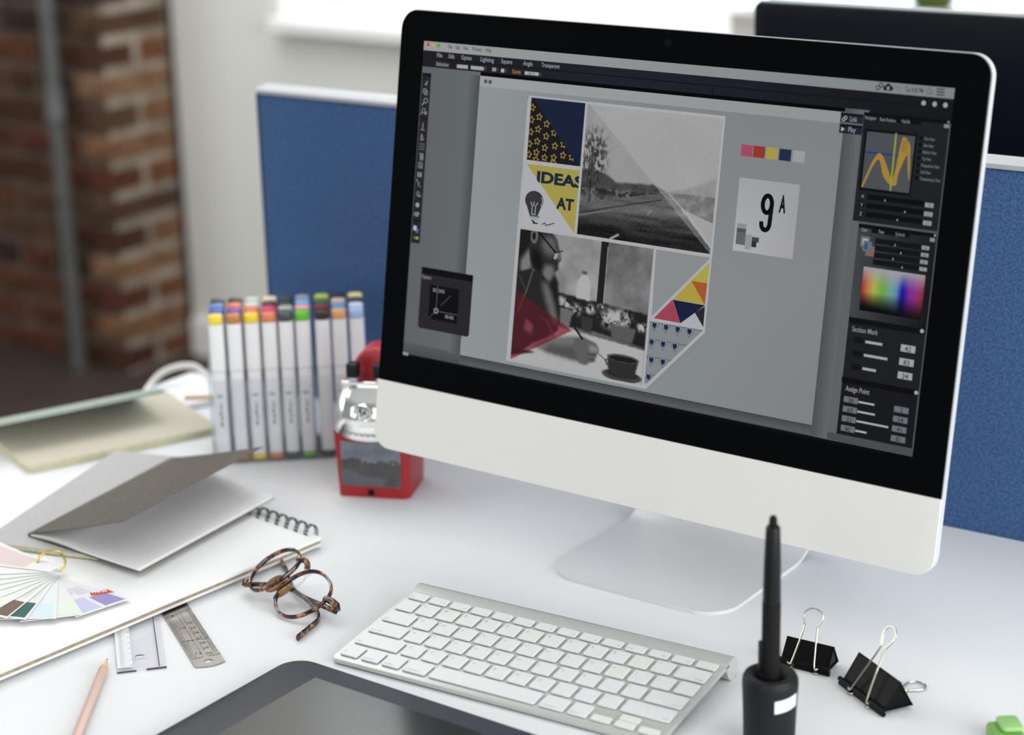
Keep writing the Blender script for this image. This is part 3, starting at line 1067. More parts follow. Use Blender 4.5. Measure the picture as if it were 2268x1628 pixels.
# figure
P.fill([(457, 586), (502, 586), (512, 690), (520, 740), (457, 760)], 30, 1)
P.fill([(466, 690), (500, 640), (522, 700), (506, 716), (470, 742)], 112, 3)
P.fill([(500, 586), (588, 586), (606, 606), (616, 632), (628, 668), (618, 680), (620, 700), (606, 712), (596, 740), (576, 748), (544, 730), (514, 706), (500, 660)], 44, 1)
P.fill([(548, 600), (592, 594), (606, 618), (610, 640), (596, 660), (566, 660), (546, 634)], 88, 4)
P.fill([(596, 640), (620, 642), (628, 668), (612, 672), (600, 664)], 96, 2)
P.fill([(548, 694), (600, 690), (606, 716), (592, 744), (564, 742)], 104, 3)
P.fill([(512, 640), (546, 660), (562, 700), (548, 726), (512, 690)], 22, 4)
P.ell(515, 604, 15, 24, 92); P.ell(514, 603, 7, 13, 26)
P.stroke([(530, 588), (572, 620), (606, 648)], 6, 14); P.stroke([(606, 646), (630, 638)], 4, 20); P.stroke([(608, 648), (598, 668), (612, 670)], 4, 16)
P.fill([(604, 650), (616, 646), (606, 668), (598, 668)], 150, 0)
P.fill([(457, 730), (512, 712), (560, 726), (588, 752), (616, 812), (634, 868), (638, 900), (600, 930), (540, 960), (500, 990), (457, 1000)], 40, 1)
P.fill([(556, 748), (584, 752), (616, 812), (634, 868), (636, 892), (608, 872), (574, 800)], 96, 4)
P.stroke([(520, 716), (500, 790), (472, 860)], 4, 88); P.stroke([(466, 740), (500, 790)], 3, 70)
for k in range(6):
    P.stroke([(560 + 8 * k, 862 + 5 * k), (598 + 5 * k, 876 + 8 * k), (606 + 4 * k, 912 + 3 * k)], 2.5, 74)
P.fill([(508, 880), (540, 900), (532, 930), (500, 916)], 120, 2)
P.fill([(540, 968), (600, 930), (690, 912), (742, 908), (762, 950), (750, 992), (690, 988), (600, 980)], 104, 2)
P.a = P.a - P.mask([(600, 952), (742, 940), (756, 996), (690, 990), (590, 982)], 4) * 26
P.fill([(700, 940), (706, 916), (736, 906), (790, 920), (804, 938), (796, 962), (790, 984), (772, 986), (757, 998), (730, 994)], 88, 1)
P.fill([(762, 930), (796, 930), (800, 948), (770, 952)], 122, 2); P.stroke([(760, 960), (792, 958)], 3, 52); P.stroke([(764, 976), (788, 974)], 3, 56)
P.stroke([(702, 880), (736, 914)], 7, 26); P.stroke([(798, 948), (836, 972)], 4, 96)
P.ell(898, 1010, 76, 20, 64); P.ell(898, 1004, 60, 14, 40)
P.fill([(838, 950), (956, 956), (946, 1004), (916, 1018), (868, 1014), (842, 990)], 46, 1)
P.ell(898, 953, 60, 13, 74); P.ell(898, 955, 52, 9, 30)
P.stroke([(842, 962), (830, 968), (838, 982), (848, 980)], 4, 60)
P.fill([(457, 1012), (560, 985), (457, 990)], 26, 1)
P.a = np.clip(84 + (P.a - 84) * 1.14, 8, 168) + 6 * (rng.random(P.a.shape) - 0.5)
rgb = P.rgb()
m = P.mask([(460, 790), (694, 893), (474, 1018), (457, 1026), (457, 790)])[:, :, None]
tint = np.stack([P.a * 0.52 + 52, P.a * 0.34 + 14, P.a * 0.36 + 22], axis=2)
S.image(457, 586, 976, 1027, rgb * (1 - m) + tint * m, 9)
S.rect(976, 586, 985, 1036, FR, 10); S.rect(446, 586, 457, 1034, FR, 10)
# coloured triangles and bunting
S.poly([(1181, 601), (1179, 667), (1122, 667)], (164, 158, 62), 6)
S.poly([(1122, 667), (1179, 667), (1178, 736)], (160, 82, 46), 6)
S.poly([(1122, 667), (1178, 736), (1062, 735)], (166, 150, 62), 6)
S.poly([(1061, 736), (1179, 737), (1097, 806)], (18, 28, 58), 6)
S.poly([(1060, 736), (1097, 806), (998, 805)], (152, 62, 80), 6)
S.poly([(1179, 740), (1180, 806), (1145, 765)], (36, 36, 40), 6)
S.poly([(985, 816), (1184, 816), (1183, 818), (992, 1021), (985, 1019)], (126, 131, 133), 5)
for row, y in enumerate((817, 872, 929, 986)):
    xe = 1183 - (y - 817) * 0.93
    S.rect(985, y, xe, y + 1.8, (66, 78, 92), 6)
    x = 1003 if row % 2 == 0 else 998
    while x < xe - 8:
        e = xe - (x + 20)
        if e > -14:
            S.poly([(x - 17, y + 2), (x + 17, y + 2), (x, y + 31)], (60, 68, 76), 6)
            S.poly([(x - 14.5, y + 2), (x + 14.5, y + 2), (x, y + 27.5)], (160, 162, 166), 6.5)
            S.poly([(x - 9, y + 3), (x + 9, y + 3), (x + 7.5, y + 12), (x, y + 23), (x - 7.5, y + 12)], (20, 33, 70), 7)
        x += 43
S.poly([(1187, 821), (1215, 821), (1000, 1046), (990, 1037)], (129, 133, 135), 8)
S.poly([(1188, 812), (1188, 822), (991, 1038), (985, 1036), (985, 1028), (1182, 814)], FR, 9)
# swatches and card
for x, c in ((1253, (158, 72, 92)), (1295, (140, 54, 38)), (1339, (162, 150, 70)), (1384, (26, 40, 70)), (1430, (150, 152, 154))):
    S.rect(x, 226, x + 40, 261, c, 4)
S.add([S.pt(x, y, 4) for x, y in ((1257, 327), (1464, 327), (1464, 553), (1257, 553))], [(3, 2, 1, 0)])
S.c[-4:] = [lin(c) for c in ((156, 158, 160), (152, 154, 156), (160, 158, 160), (168, 172, 174))]
S.line([(1361 + 15.5 * math.cos(2 * PI * k / 28) * (1 if abs(math.cos(2 * PI * k / 28)) < 0.999 else 1), 398 + 26 * math.sin(2 * PI * k / 28)) for k in range(28)], 14.5, (8, 8, 10), 5, True)
S.line([(1376, 398), (1375.5, 430), (1374.5, 456)] + [(1360.5 + 14 * math.cos(R(a)), 458 + 19 * math.sin(R(a))) for a in range(0, 181, 20)] + [(1346.5, 452)], 14.5, (8, 8, 10), 5)
for k in range(28):
    S.circ(1361 + 15.5 * math.cos(2 * PI * k / 28), 398 + 26 * math.sin(2 * PI * k / 28), 7.2, (8, 8, 10), 5.2, 8)
for a in range(0, 181, 20):
    S.circ(1360.5 + 14 * math.cos(R(a)), 458 + 19 * math.sin(R(a)), 7.2, (8, 8, 10), 5.2, 8)
S.txt('A', 1403, 416, 72, (14, 14, 16), 5, 0.045, width=21)
S.rect(1265, 467, 1297, 482, (134, 138, 140), 5); S.rect(1265, 482, 1297, 532, (92, 96, 98), 5); S.rect(1266, 482, 1297, 494, (74, 78, 80), 6)
S.rect(1297, 498, 1319, 543, (140, 146, 148), 6); S.rect(1320, 503, 1344, 518, (62, 66, 68), 5); S.rect(1320, 516, 1337, 534, (44, 46, 50), 6)
# link / play
DP = (30, 32, 42)
S.rect(1573, 99, 1648, 160, (90, 92, 96), 4)
S.rect(1574, 100, 1647, 127, DP, 5); S.rect(1574, 100, 1647, 106, (8, 8, 12), 6)
S.rect(1574, 134, 1647, 160, DP, 5); S.rect(1574, 133, 1647, 140, (8, 8, 12), 6)
S.txt('Link', 1604, 123, 21, (140, 142, 150), 7, width=24); S.txt('Play', 1602, 154, 21, (140, 142, 150), 7, width=25)
S.poly([(1580, 142), (1580, 155), (1591, 148)], (176, 178, 184), 7)
for dx, dy in ((-3, 3), (3, -3)):
    S.ring(1587 + dx, 117 + dy, 4.5, 2.5, (160, 162, 168), 7)
# navigator panel
S.rect(1648, 92, 1920, 412, (26, 28, 33), 4)
S.rect(1648, 92, 1920, 101, (4, 5, 8), 5); S.rect(1692, 101, 1830, 114, (5, 6, 10), 5); S.rect(1830, 101, 1918, 103, (4, 5, 8), 5)
S.txt('Navigator', 1652, 112, 14, (130, 132, 138), 6, width=37); S.txt('Rank Position', 1699, 113, 14, (130, 132, 138), 6, width=51); S.txt('Void Ex', 1768, 112, 14, (130, 132, 138), 6, width=28)
S.rect(1900, 104, 1916, 114, (130, 132, 134), 6); S.circ(1912, 97, 2.5, (170, 172, 174), 6)
S.rect(1657, 140, 1822, 320, (4, 5, 10), 5)
S.rect(1664, 147, 1816, 312, (76, 79, 84), 6)
for k in range(27):
    S.rect(1664, 149 + k * 6.1, 1816, 150.4 + k * 6.1, (60, 62, 67), 6.5)
S.rect(1666, 205, 1816, 210, (38, 54, 130), 7)
Y1 = (158, 126, 50)
top = catmull([(x, y, 0) for x, y in ((1664, 309), (1677, 270), (1690, 234), (1708, 207), (1724, 217), (1742, 250), (1758, 278), (1766, 246), (1771, 196), (1776, 160), (1784, 152), (1796, 164), (1804, 178), (1809, 220), (1813, 274))], 5)
bot = catmull([(x, y, 0) for x, y in ((1668, 313), (1682, 276), (1694, 246), (1708, 225), (1717, 236), (1728, 268), (1750, 292), (1772, 294), (1776, 262), (1784, 236), (1790, 218), (1797, 203), (1800, 216), (1804, 244), (1810, 274))], 5)
for k in range(len(top) - 1):
    S.poly([(top[k].x, top[k].y), (top[k + 1].x, top[k + 1].y), (bot[k + 1].x, bot[k + 1].y), (bot[k].x, bot[k].y)], Y1, 8)
for k in range(5):
    S.line([(1788 - 8 + 8 * (1 - math.cos(R(a))) * 0.9 + 0, 172 + k * 7 - 9 * math.sin(R(a))) for a in range(20, 161, 20)], 1.5, (84, 76, 56), 9)
S.line([(1756, 144), (1757, 312)], 5, (136, 156, 54), 10)
for k, s in enumerate(('Over View', 'Side View', 'Bottom View', 'Top View', 'Perspective View', 'Grid View', 'Transparency View')):
    y = 150 + k * 19.2
    S.rect(1829, y - 5, 1840, y + 5, (4, 5, 8), 6)
    S.txt(s, 1844, y + 5, 13, (116, 118, 124), 6, width=(33, 32, 43, 29, 57, 32, 64)[k])
for k, (s, nx_, v) in enumerate((('X', 1744, '76'), ('Y', 1810, '53'), ('Z', 1789, '57'))):
    y = 337 + k * 26
    S.rect(1664, y - 7, 1679, y + 6, (6, 7, 11), 6); S.txt(s, 1667, y + 5, 14, (140, 142, 148), 7)
    S.rect(1687, y - 8, 1866, y + 8, (4, 5, 8), 6); S.poly([(nx_ - 2.5, y + 7), (nx_ + 2.5, y + 7), (nx_, y)], (160, 162, 166), 7)
    S.rect(1870, y - 4, 1896, y + 9, (146, 148, 150), 6); S.txt(v, 1877, y + 7, 12, (84, 86, 90), 7)
# colour panel
S.rect(1666, 412, 1918, 418, (82, 86, 88), 4)
S.add([S.pt(x, y, 4) for x, y in ((1669, 418), (1780, 418), (1918, 418), (1669, 698), (1780, 698), (1918, 698))], [(3, 4, 1, 0), (4, 5, 2, 1)])
S.c[-6:] = [lin(c) for c in ((56, 62, 66), (38, 40, 45), (20, 22, 25), (62, 68, 70), (40, 42, 46), (10, 12, 15))]  # lighter left side: a glass reflection painted into the panel colour
S.rect(1669, 419, 1918, 430, (3, 4, 7), 5); S.rect(1712, 430, 1833, 441, (5, 6, 10), 5)
S.txt('Color', 1680, 440, 14, (140, 142, 146), 6, width=20); S.txt('Tone', 1734, 439, 14, (140, 142, 146), 6, width=18); S.txt('Symbols', 1788, 439, 14, (120, 122, 126), 6, width=30)
S.rect(1897, 432, 1912, 443, (132, 134, 136), 6); S.circ(1911, 424, 3, (170, 172, 174), 6)
for k, (nx_, v) in enumerate(((1791, '43'), (1812, '68'), (1789, '47'), (1821, '71'))):
    y = 463 + k * 20.8
    S.rect(1727, y - 8, 1871, y + 8, (10, 13, 18), 6); S.poly([(nx_ - 2.5, y + 7), (nx_ + 2.5, y + 7), (nx_, y)], (160, 162, 166), 7)
    S.rect(1875, y - 5, 1898, y + 6, (146, 148, 150), 6); S.txt(v, 1881, y + 5, 11, (84, 86, 90), 7)
S.rect(1681, 454, 1710, 486, (104, 108, 110), 7); S.rect(1687, 461, 1704, 478, (170, 172, 170), 8); S.rect(1692, 466, 1706, 480, (104, 108, 110), 9)
S.rect(1690, 468, 1718, 498, (98, 104, 108), 10); S.grad(1696, 474, 1712, 492, (28, 44, 72), (80, 120, 160), 11)
S.rect(1700, 480, 1728, 511, (98, 102, 104), 9.5); S.poly([(1722, 484), (1722, 505), (1704, 505)], (150, 84, 46), 9.8)
nxs, nys = 50, 34
hx = np.linspace(0, 1, nxs)
keys = [(0, (168, 40, 36)), (0.10, (176, 120, 66)), (0.2, (170, 168, 76)), (0.33, (108, 160, 64)), (0.5, (98, 152, 150)), (0.58, (84, 120, 170)), (0.66, (10, 10, 140)), (0.78, (120, 40, 140)), (0.88, (130, 46, 130)), (1, (140, 44, 40))]
base = np.stack([np.interp(hx, [k[0] for k in keys], [k[1][i] for k in keys]) for i in range(3)], axis=1)
arr = np.zeros((nys, nxs, 3))
for i in range(nys):
    t = i / (nys - 1)
    wv = np.clip((0.42 - t) / 0.42, 0, 1) ** 1.1
    wv = wv + np.clip(0.25 * np.exp(-((hx - 0.5) / 0.12) ** 2), 0, 1) * (1 - t)
    wv = np.clip(wv, 0, 1)[:, None] if np.ndim(wv) else wv
    dkk = np.clip((t - 0.55) / 0.45, 0, 1)
    dk_x = np.clip(dkk * (1.25 - 0.35 * hx), 0, 1)[:, None]
    arr[i] = (base * (1 - wv) + np.array((152, 152, 156)) * wv) * (1 - dk_x)
S.image(1700, 543, 1896, 674, arr, 6)
# section mark / assign point
S.rect(1670, 698, 1917, 881, (24, 26, 30), 4); S.rect(1670, 881, 1916, 1056, (18, 19, 24), 4)
S.rect(1670, 699, 1917, 716, (5, 6, 9), 5); S.rect(1668, 881, 1916, 898, (4, 4, 8), 5)
S.circ(1905, 706, 6, (160, 162, 166), 6); S.circ(1909, 889, 6, (160, 162, 166), 6)
S.txt('Section Mark', 1684, 740, 22, (132, 134, 140), 6, width=84); S.txt('Assign Point', 1684, 921, 22, (140, 142, 148), 6, width=78)
for k, (w, v) in enumerate(((55, '42'), (76, '83'), (44, '34'))):
    y = 765 + k * 40.5
    S.rect(1694, y - 10, 1724, y + 9, (8, 10, 22), 6); S.rect(1731, y - 4, 1731 + w, y + 4, (158, 158, 162), 6)
    S.rect(1845, y - 11, 1891, y + 10, (156, 157, 162), 6); S.txt(v, 1868, y + 8, 21, (48, 48, 52), 7, align='CENTER')
for k, (a, w, c) in enumerate((('38', 52, '2'), ('69', 57, '54'), ('21', 104, '41'), ('40', 37, '81'))):
    y = 947 + k * 29.4
    S.rect(1682, y - 9, 1728, y + 9, (106, 106, 114), 6); S.txt(a, 1705, y + 8, 19, (44, 44, 50), 7, align='CENTER')
    S.rect(1730, y - 2, 1730 + w, y + 4, (164, 165, 168), 6)
    S.rect(1846, y - 8, 1892, y + 10, (106, 106, 114), 6); S.txt(c, 1869, y + 8, 19, (44, 44, 50), 7, align='CENTER')
S.rect(1917, 100, 1920, 1056, (84, 86, 88), 6); S.rect(1640, 1056, 1920, 1078, (72, 75, 78), 5)
# floating option window
S.rr(57, 767, 278, 980, 10, (36, 33, 40), 7)
S.rect(57, 767, 278, 790, (6, 5, 9), 8)
S.txt('Option', 60, 806, 17, (140, 140, 144), 8, width=40)
S.rect(99, 823, 224, 943, (6, 6, 10), 8)
S.txt('381.2455', 110, 846, 17, (138, 138, 142), 9, width=52); S.txt('88.462', 172, 930, 17, (138, 138, 142), 9, width=37)
S.rect(130, 824, 131.5, 912, (110, 110, 116), 9); S.rect(131, 911, 224, 912.5, (110, 110, 116), 9)
S.line([(101, 942), (125, 918)], 1.5, (90, 90, 96), 9); S.line([(150, 890), (190, 850)], 1.5, (90, 90, 96), 9)
S.line([(124, 904), (138, 904), (138, 918), (124, 918)], 2.5, (170, 170, 174), 9, True)
# foot strip
S.rect(0, 1075, 24, 1086, (140, 142, 144), 9); S.rect(30, 1082, 1830, 1090, (2, 2, 4), 9)
S.build('screen', vcol_mat('lit_screen', 0.12, 0.10, emission=0.86), pc, smooth=False, colors=True)

# ------------------------------------------------------------------ keyboard
KY = 0.0808
kb = empty('keyboard', (-0.1231, -0.2168, 0), KY)
tag(kb, 'slim aluminium wireless keyboard with white keys in front of the computer', 'keyboard')
KT = R(5.5)
KM = Matrix.Translation((0, 0, 0.0058)) @ Matrix.Rotation(KT, 4, 'X')       # plate plane -> local
b = MB(); b.prism(rrect(-0.0045, -0.0060, 0.2765, 0.116, 0.005, 4), -0.0042, -0.0002, 0.0006, 1, KM)
b.build('case', mat('keyboard_aluminium', (196, 197, 194), 0.34, 0.4, spec=0.5), kb)
b = MB()
cz, cy, cr = 0.0090, 0.1168, 0.0090
pf = [(cy + cr * math.cos(R(a)), cz + cr * math.sin(R(a))) for a in range(-150, 100, 14)] + [(0.106, 0.0164), (0.104, 0.0145)]
nn = len(pf)
b.add([(-0.0045, y, z) for y, z in pf] + [(0.2765, y, z) for y, z in pf], [(i, i + nn, (i + 1) % nn + nn, (i + 1) % nn) for i in range(nn)] + [tuple(range(nn)), tuple(range(2 * nn - 1, nn - 1, -1))])
b.build('battery_tube', MATS['keyboard_aluminium'], kb, angle=25)
for x in (0.02, 0.252):
    b = MB(); b.lathe([(0.005, 0.0), (0.005, 0.0016)], 16, (x, 0.004)); b.build('foot', M_rub, kb)
U, GAP, P_ = 0.0190, 0.0034, 0.01890
rows = [
    ('bottom', [(1, 'fn'), (1, 'control'), (1, 'option'), (1.25, 'command'), (5, ''), (1.25, 'command'), (1, 'option')]),
    ('shift', [(2.25, 'shift')] + [(1, c) for c in 'ZXCVBNM,./'] + [(2.25, 'shift')]),
    ('caps', [(1.75, 'caps lock')] + [(1, c) for c in "ASDFGHJKL;'"] + [(1.75, 'return')]),
    ('tab', [(1.5, 'tab')] + [(1, c) for c in 'QWERTYUIOP[]\\']),
    ('number', [(1, '`')] + [(1, c) for c in '1234567890-='] + [(1.5, 'delete')]),
    ('function', [(14.5 / 14, s) for s in ('esc', 'F1', 'F2', 'F3', 'F4', 'F5', 'F6', 'F7', 'F8', 'F9', 'F10', 'F11', 'F12', '')]),
]
LG = MB()
_km = {}
cream = {'2', '6', '-', '', 'P'}


def add_key(x0, y0, w, h, s, spec=None):
    k = (round(w, 4), round(h, 4), s in cream and w < 0.02)
    if k not in _km:
        q = MB(); q.prism(rrect(0, 0, w, h, 0.0016, 3), 0.0, 0.0016, 0.0003, 1)
        o = q.build('key', M_keycream if k[2] else M_key, kb)
        _km[k] = o.data
    else:
        o = bpy.data.objects.new('key', _km[k])
        COL.objects.link(o)
        o.parent = kb
    o.matrix_local = KM @ Matrix.Translation((x0, y0, 0.0))
    Z = 0.00165
    if len(s) > 2 or s == 'fn':
        al = 'RIGHT' if x0 > 0.2 else 'LEFT'
        LG.text(s, 0.0030, KM @ Matrix.Translation((x0 + (w - 0.0015 if al == 'RIGHT' else 0.0015), y0 + (0.0018 if s != 'fn' else 0.004), Z)), align=al)
    elif s.startswith('F') and len(s) > 1:
        LG.text(s, 0.0024, KM @ Matrix.Translation((x0 + w - 0.0012, y0 + 0.0012, Z)), align='RIGHT')
    elif s:
        LG.text(s, 0.0042, KM @ Matrix.Translation((x0 + 0.0022, y0 + h - 0.0062, Z)))
        if s.isdigit() or s in '-=`':
            t2 = dict(zip('1234567890-=`', '!@#$%^&*()_+~'))[s]
            LG.text(t2, 0.0036, KM @ Matrix.Translation((x0 + 0.0022, y0 + h - 0.0046 + 0.0004, Z)))


for ri, (nm, keys_) in enumerate(rows):
    x = 0.0
    h = 0.0090 if nm == 'function' else P_ - GAP
    for w_, s in keys_:
        add_key(x, ri * P_, w_ * U - GAP, h, s)
        x += w_ * U
x0 = 11.5 * U
hh = (P_ - GAP) / 2 - 0.0004
add_key(x0, 0, U - GAP, hh, '')
add_key(x0 + U, 0, U - GAP, hh, '')
add_key(x0 + U, hh + 0.0007, U - GAP, hh, '')
add_key(x0 + 2 * U, 0, U - GAP, hh, '')
tag(LG.build('key_legends', M_legend, kb, smooth=False), kind='stuff')

# ------------------------------------------------------------------ graphics tablet
tb = empty('graphics_tablet', (-0.1455, -0.2425, 0))
tag(tb, 'black pen tablet with rounded corner lying in front of the keyboard', 'tablet')
b = MB(); b.prism(rrect(0, -0.235, 0.36, 0, 0.021, 8), 0.0, 0.0105, 0.003, 3); b.build('body', M_tablet, tb)
b = MB(); b.prism(rrect(0.0375, -0.20, 0.315, -0.0205, 0.0015, 2), 0.0104, 0.0107); b.build('surface_groove', M_tabgroove, tb, smooth=False)
b = MB(); b.prism(rrect(0.0388, -0.199, 0.314, -0.0217, 0.0010, 2), 0.0108, 0.0110); b.build('work_surface', M_tabsurf, tb, smooth=False)

# ------------------------------------------------------------------ pen and its holder
ph = empty('pen_holder', (0.2140, -0.1530, 0))
tag(ph, 'round black pen stand with a painted white glint beside the keyboard', 'pen holder')
b = MB()
b.lathe([(0.0165, 0.0), (0.0178, 0.0015), (0.0186, 0.03), (0.0195, 0.050), (0.0192, 0.0535), (0.0178, 0.0562), (0.0155, 0.0572), (0.0125, 0.0562), (0.0100, 0.0525), (0.0085, 0.047), (0.0082, 0.024), (0.0, 0.024)], 48, caps=False)
b.build('stand_body', M_soft, ph)
b = MB()
ra = []
for i in range(9):
    a = R(-52 + 56 * i / 8)
    for z in (0.0365, 0.0460):
        rz_ = 0.0188 + (z - 0.03) * 0.045 + 0.0001
        ra.append((rz_ * math.cos(a), rz_ * math.sin(a), z - 0.0016 + 0.0022 * i / 8))
b.add(ra, [(2 * i, 2 * i + 2, 2 * i + 3, 2 * i + 1) for i in range(8)])
b.build('glint', mat('painted_glint', (226, 230, 236), 0.4), ph)  # soft reflection painted as a white patch on the stand
pn = empty('stylus_pen', (0.2140, -0.1530, 0.0255))
tag(pn, 'black stylus pen standing upright in the round pen stand', 'pen')
ax = Vector((0.0050, -0.0105, 0.1525))
PQ = Matrix.Translation((0, 0, 0)) @ Vector((0, 0, 1)).rotation_difference(ax.normalized()).to_matrix().to_4x4()
b = MB(); b.lathe([(0.0030, 0.0), (0.0060, 0.010), (0.0064, 0.040), (0.0064, 0.088), (0.0060, 0.0885)], 28, M=PQ); b.build('grip', M_rub, pn)
b = MB(); b.lathe([(0.0060, 0.0886), (0.0062, 0.090), (0.0058, 0.118), (0.0049, 0.1440), (0.0043, 0.1452), (0.0030, 0.1456)], 28, M=PQ); b.build('barrel', M_black, pn)
b = MB(); b.lathe([(0.0029, 0.1457), (0.0028, 0.1490), (0.0025, 0.1516), (0.0017, 0.1529), (0.0003, 0.1533)], 24, M=PQ); b.build('tip', M_rub, pn)
b = MB(); b.box((-0.0085, -0.0022, 0.034), (-0.0060, 0.0022, 0.058), 0.0008, 2, PQ @ Matrix.Rotation(R(40), 4, 'Z')); b.build('side_switch', M_black, pn)


# ------------------------------------------------------------------ binder clips
def binder_clip(name, lipL, lipR, s, label, base_sep, neck_sep, loop_w, hang, hlen):
    L = Vector((lipR[0] - lipL[0], lipR[1] - lipL[1], 0))
    ln = L.length
    rz = math.atan2(L.y, L.x)
    t = empty(name, (lipL[0], lipL[1], 0), rz)
    tag(t, label, 'binder clip', 'binder clips beside the pen stand')
    e = 0.0008
    tri = [(0.0015 * s, 0.0040), (0.0150 * s, 0.0240 * s), (0.0265 * s, 0.0032)]
    inn = [(0.0018 * s, 0.0034), (0.0150 * s, 0.0226 * s), (0.0255 * s, 0.0038)]
    x0, x1 = 0.0015, ln - 0.0015
    # folded sheet: upper side, spine, lower side, each with thickness
    q = MB()

    def sheet(p, r_):
        d = Vector((0, r_[0] - p[0], r_[1] - p[1])).normalized()
        n = Vector((0, -d.z, d.y)) * e
        vs_ = [(x, y, z) for x in (x0, x1) for y, z in (p, r_, (r_[0] - n.y, r_[1] - n.z), (p[0] - n.y, p[1] - n.z))]
        q.add(vs_, [(0, 1, 2, 3), (7, 6, 5, 4), (0, 4, 5, 1), (1, 5, 6, 2), (2, 6, 7, 3), (3, 7, 4, 0)])
    sheet(tri[0], tri[1]); sheet(tri[1], tri[2]); sheet(tri[2], (0.0015 * s, 0.0032))
    q.build('spring_body', M_clip, t, smooth=False)
    # dark closed ends seen as triangles: the side curls of the sheet
    for xx in (x0 + 0.0008, x1 - 0.0016):
        q = MB()
        q.add([(xx, *tri[0]), (xx, *tri[1]), (xx, *tri[2]), (xx + 0.0008, *tri[0]), (xx + 0.0008, *tri[1]), (xx + 0.0008, *tri[2])],
              [(0, 1, 2), (5, 4, 3), (0, 3, 4, 1), (1, 4, 5, 2), (2, 5, 3, 0)])
        q.build('side_fold', M_clip, t, smooth=False)
    c = ln / 2
    for zz, yy in ((0.0052, -0.0002), (0.0019, 0.0004)):
        q = MB()
        for a, b2 in ((0.0, c - base_sep / 2 - 0.002), (c - base_sep / 2 + 0.002, c + base_sep / 2 - 0.002), (c + base_sep / 2 + 0.002, ln)):
            q.tube([(a, yy, zz), (b2, yy, zz)], 0.0019, 10)
        q.build('lip_roll', M_clip, t)

    def handle(dirv, l, sep, neck, loop):
        d = Vector(dirv).normalized()
        xa = Vector((1, 0, 0))
        o = Vector((c, 0.0 - 0.0022, 0.0052 if d.z > 0.2 else 0.0013))
        prof = [(-sep / 2 - 0.003, 0.0), (-sep / 2, 0.0), (-sep / 2 + (sep - neck) / 2 * 0.5, l * 0.30), (-neck / 2 - 0.0002, l * 0.66), (-neck / 2 - 0.0008, l * 0.72),
                (-loop / 2, l * 0.86), (-loop * 0.36, l * 0.96), (0, l)]
        prof += [(-x, y) for x, y in prof[-2::-1]]
        pts = [o + xa * x + d * y for x, y in prof]
        q = MB()
        q.tube(catmull(pts, 5), 0.00062 * (0.8 + 0.2 * s) + 0.0001, 8)
        q.build('wire_handle', M_wire, t)
    handle(hang, hlen, base_sep, neck_sep, loop_w)
    handle((0, 1, 0.002), hlen * 1.02, base_sep, neck_sep, loop_w)
    return t


binder_clip('binder_clip', (0.1595, -0.0375), (0.2010, -0.0350), 0.80, 'smaller black binder clip with one wire handle up, nearest the pen stand', 0.0190, 0.0100, 0.0150, (0.03, 0.42, 0.92), 0.0435)
binder_clip('binder_clip', (0.2130, -0.0418), (0.2620, -0.0710), 1.00, 'larger black binder clip with both wire handles showing, nearer the green highlighter', 0.0210, 0.0055, 0.0135, (0.02, 0.50, 0.90), 0.0560)

# ------------------------------------------------------------------ green highlighter
hl = empty('highlighter', (0.3395, -0.0450, 0), R(-52))
tag(hl, 'chunky green highlighter lying on the desk at the lower right corner', 'highlighter')
b = MB(); b.prism(rrect(0.0, -0.0115, 0.090, 0.0115, 0.004, 5), 0.0, 0.0095, 0.003, 3); b.build('body', M_green, hl)
b = MB(); b.prism(rrect(0.0005, -0.0048, 0.020, 0.0108, 0.003, 5), 0.0096, 0.0135, 0.0016, 3); b.build('raised_grip', M_greenl, hl)
b = MB(); b.prism(rrect(0.0902, -0.0085, 0.125, 0.0085, 0.005, 5), 0.0, 0.0110, 0.003, 3); b.build('cap', M_greenl, hl)

# ------------------------------------------------------------------ big spiral sketch pad
e1 = Vector((-0.1032, -0.9947, 0)); e2 = Vector((-0.9947, 0.1032, 0))
sp = empty('sketch_pad', (-0.2795, -0.0568, 0.0), math.atan2(e2.y, e2.x))
# local: +x along the spiral edge away from the near edge, +y ... = towards the camera along the near edge
tag(sp, 'large white spiral-bound sketch pad lying open under the notebooks', 'sketch pad')
PW, PLn = 0.302, 0.42
zP = 0.0030
Lm = Matrix.Identity(4)
b = MB(); b.prism(rrect(0, 0, PW, PLn, 0.0015, 2), zP, zP + 0.0023); b.build('lower_pages', M_paperwarm, sp, smooth=False)
b = MB(); b.prism(rrect(0.0004, 0.0004, PW - 0.001, PLn - 0.001, 0.0015, 2), zP + 0.0024, zP + 0.0049); b.build('backing_board', M_kraft, sp, smooth=False)
b = MB(); b.prism(rrect(0, 0, PW, PLn, 0.0015, 2), zP + 0.0051, zP + 0.0074); b.build('upper_pages', M_paper, sp, smooth=False)
ztop = zP + 0.0074
ring_me = None
for k in range(7):
    xc = 0.0150 + k * 0.0126
    if ring_me is None:
        b = MB()
        for dx in (-0.0014, 0.0014):
            pts = []
            for i in range(19):
                a = 2 * PI * i / 19
                pts.append((dx, -0.0012 + 0.0068 * math.cos(a), zP + 0.0074 - 0.0005 + 0.0078 * math.sin(a)))
            b.tube(pts, 0.00062, 6, closed=True)
        b.tube([(-0.0014, 0.0048, ztop + 0.0004), (0.0014, 0.0048, ztop + 0.0004)], 0.0006, 6)
        o = b.build('spiral_ring', M_spiral, sp)
        ring_me = o.data
    else:
        o = bpy.data.objects.new('spiral_ring', ring_me)
        COL.objects.link(o)
        o.parent = sp
    o.location = (xc, 0, 0)
    if k == 6:
        o.scale = (1, 1, 0.82)      # pressed flat by the booklet lying over it

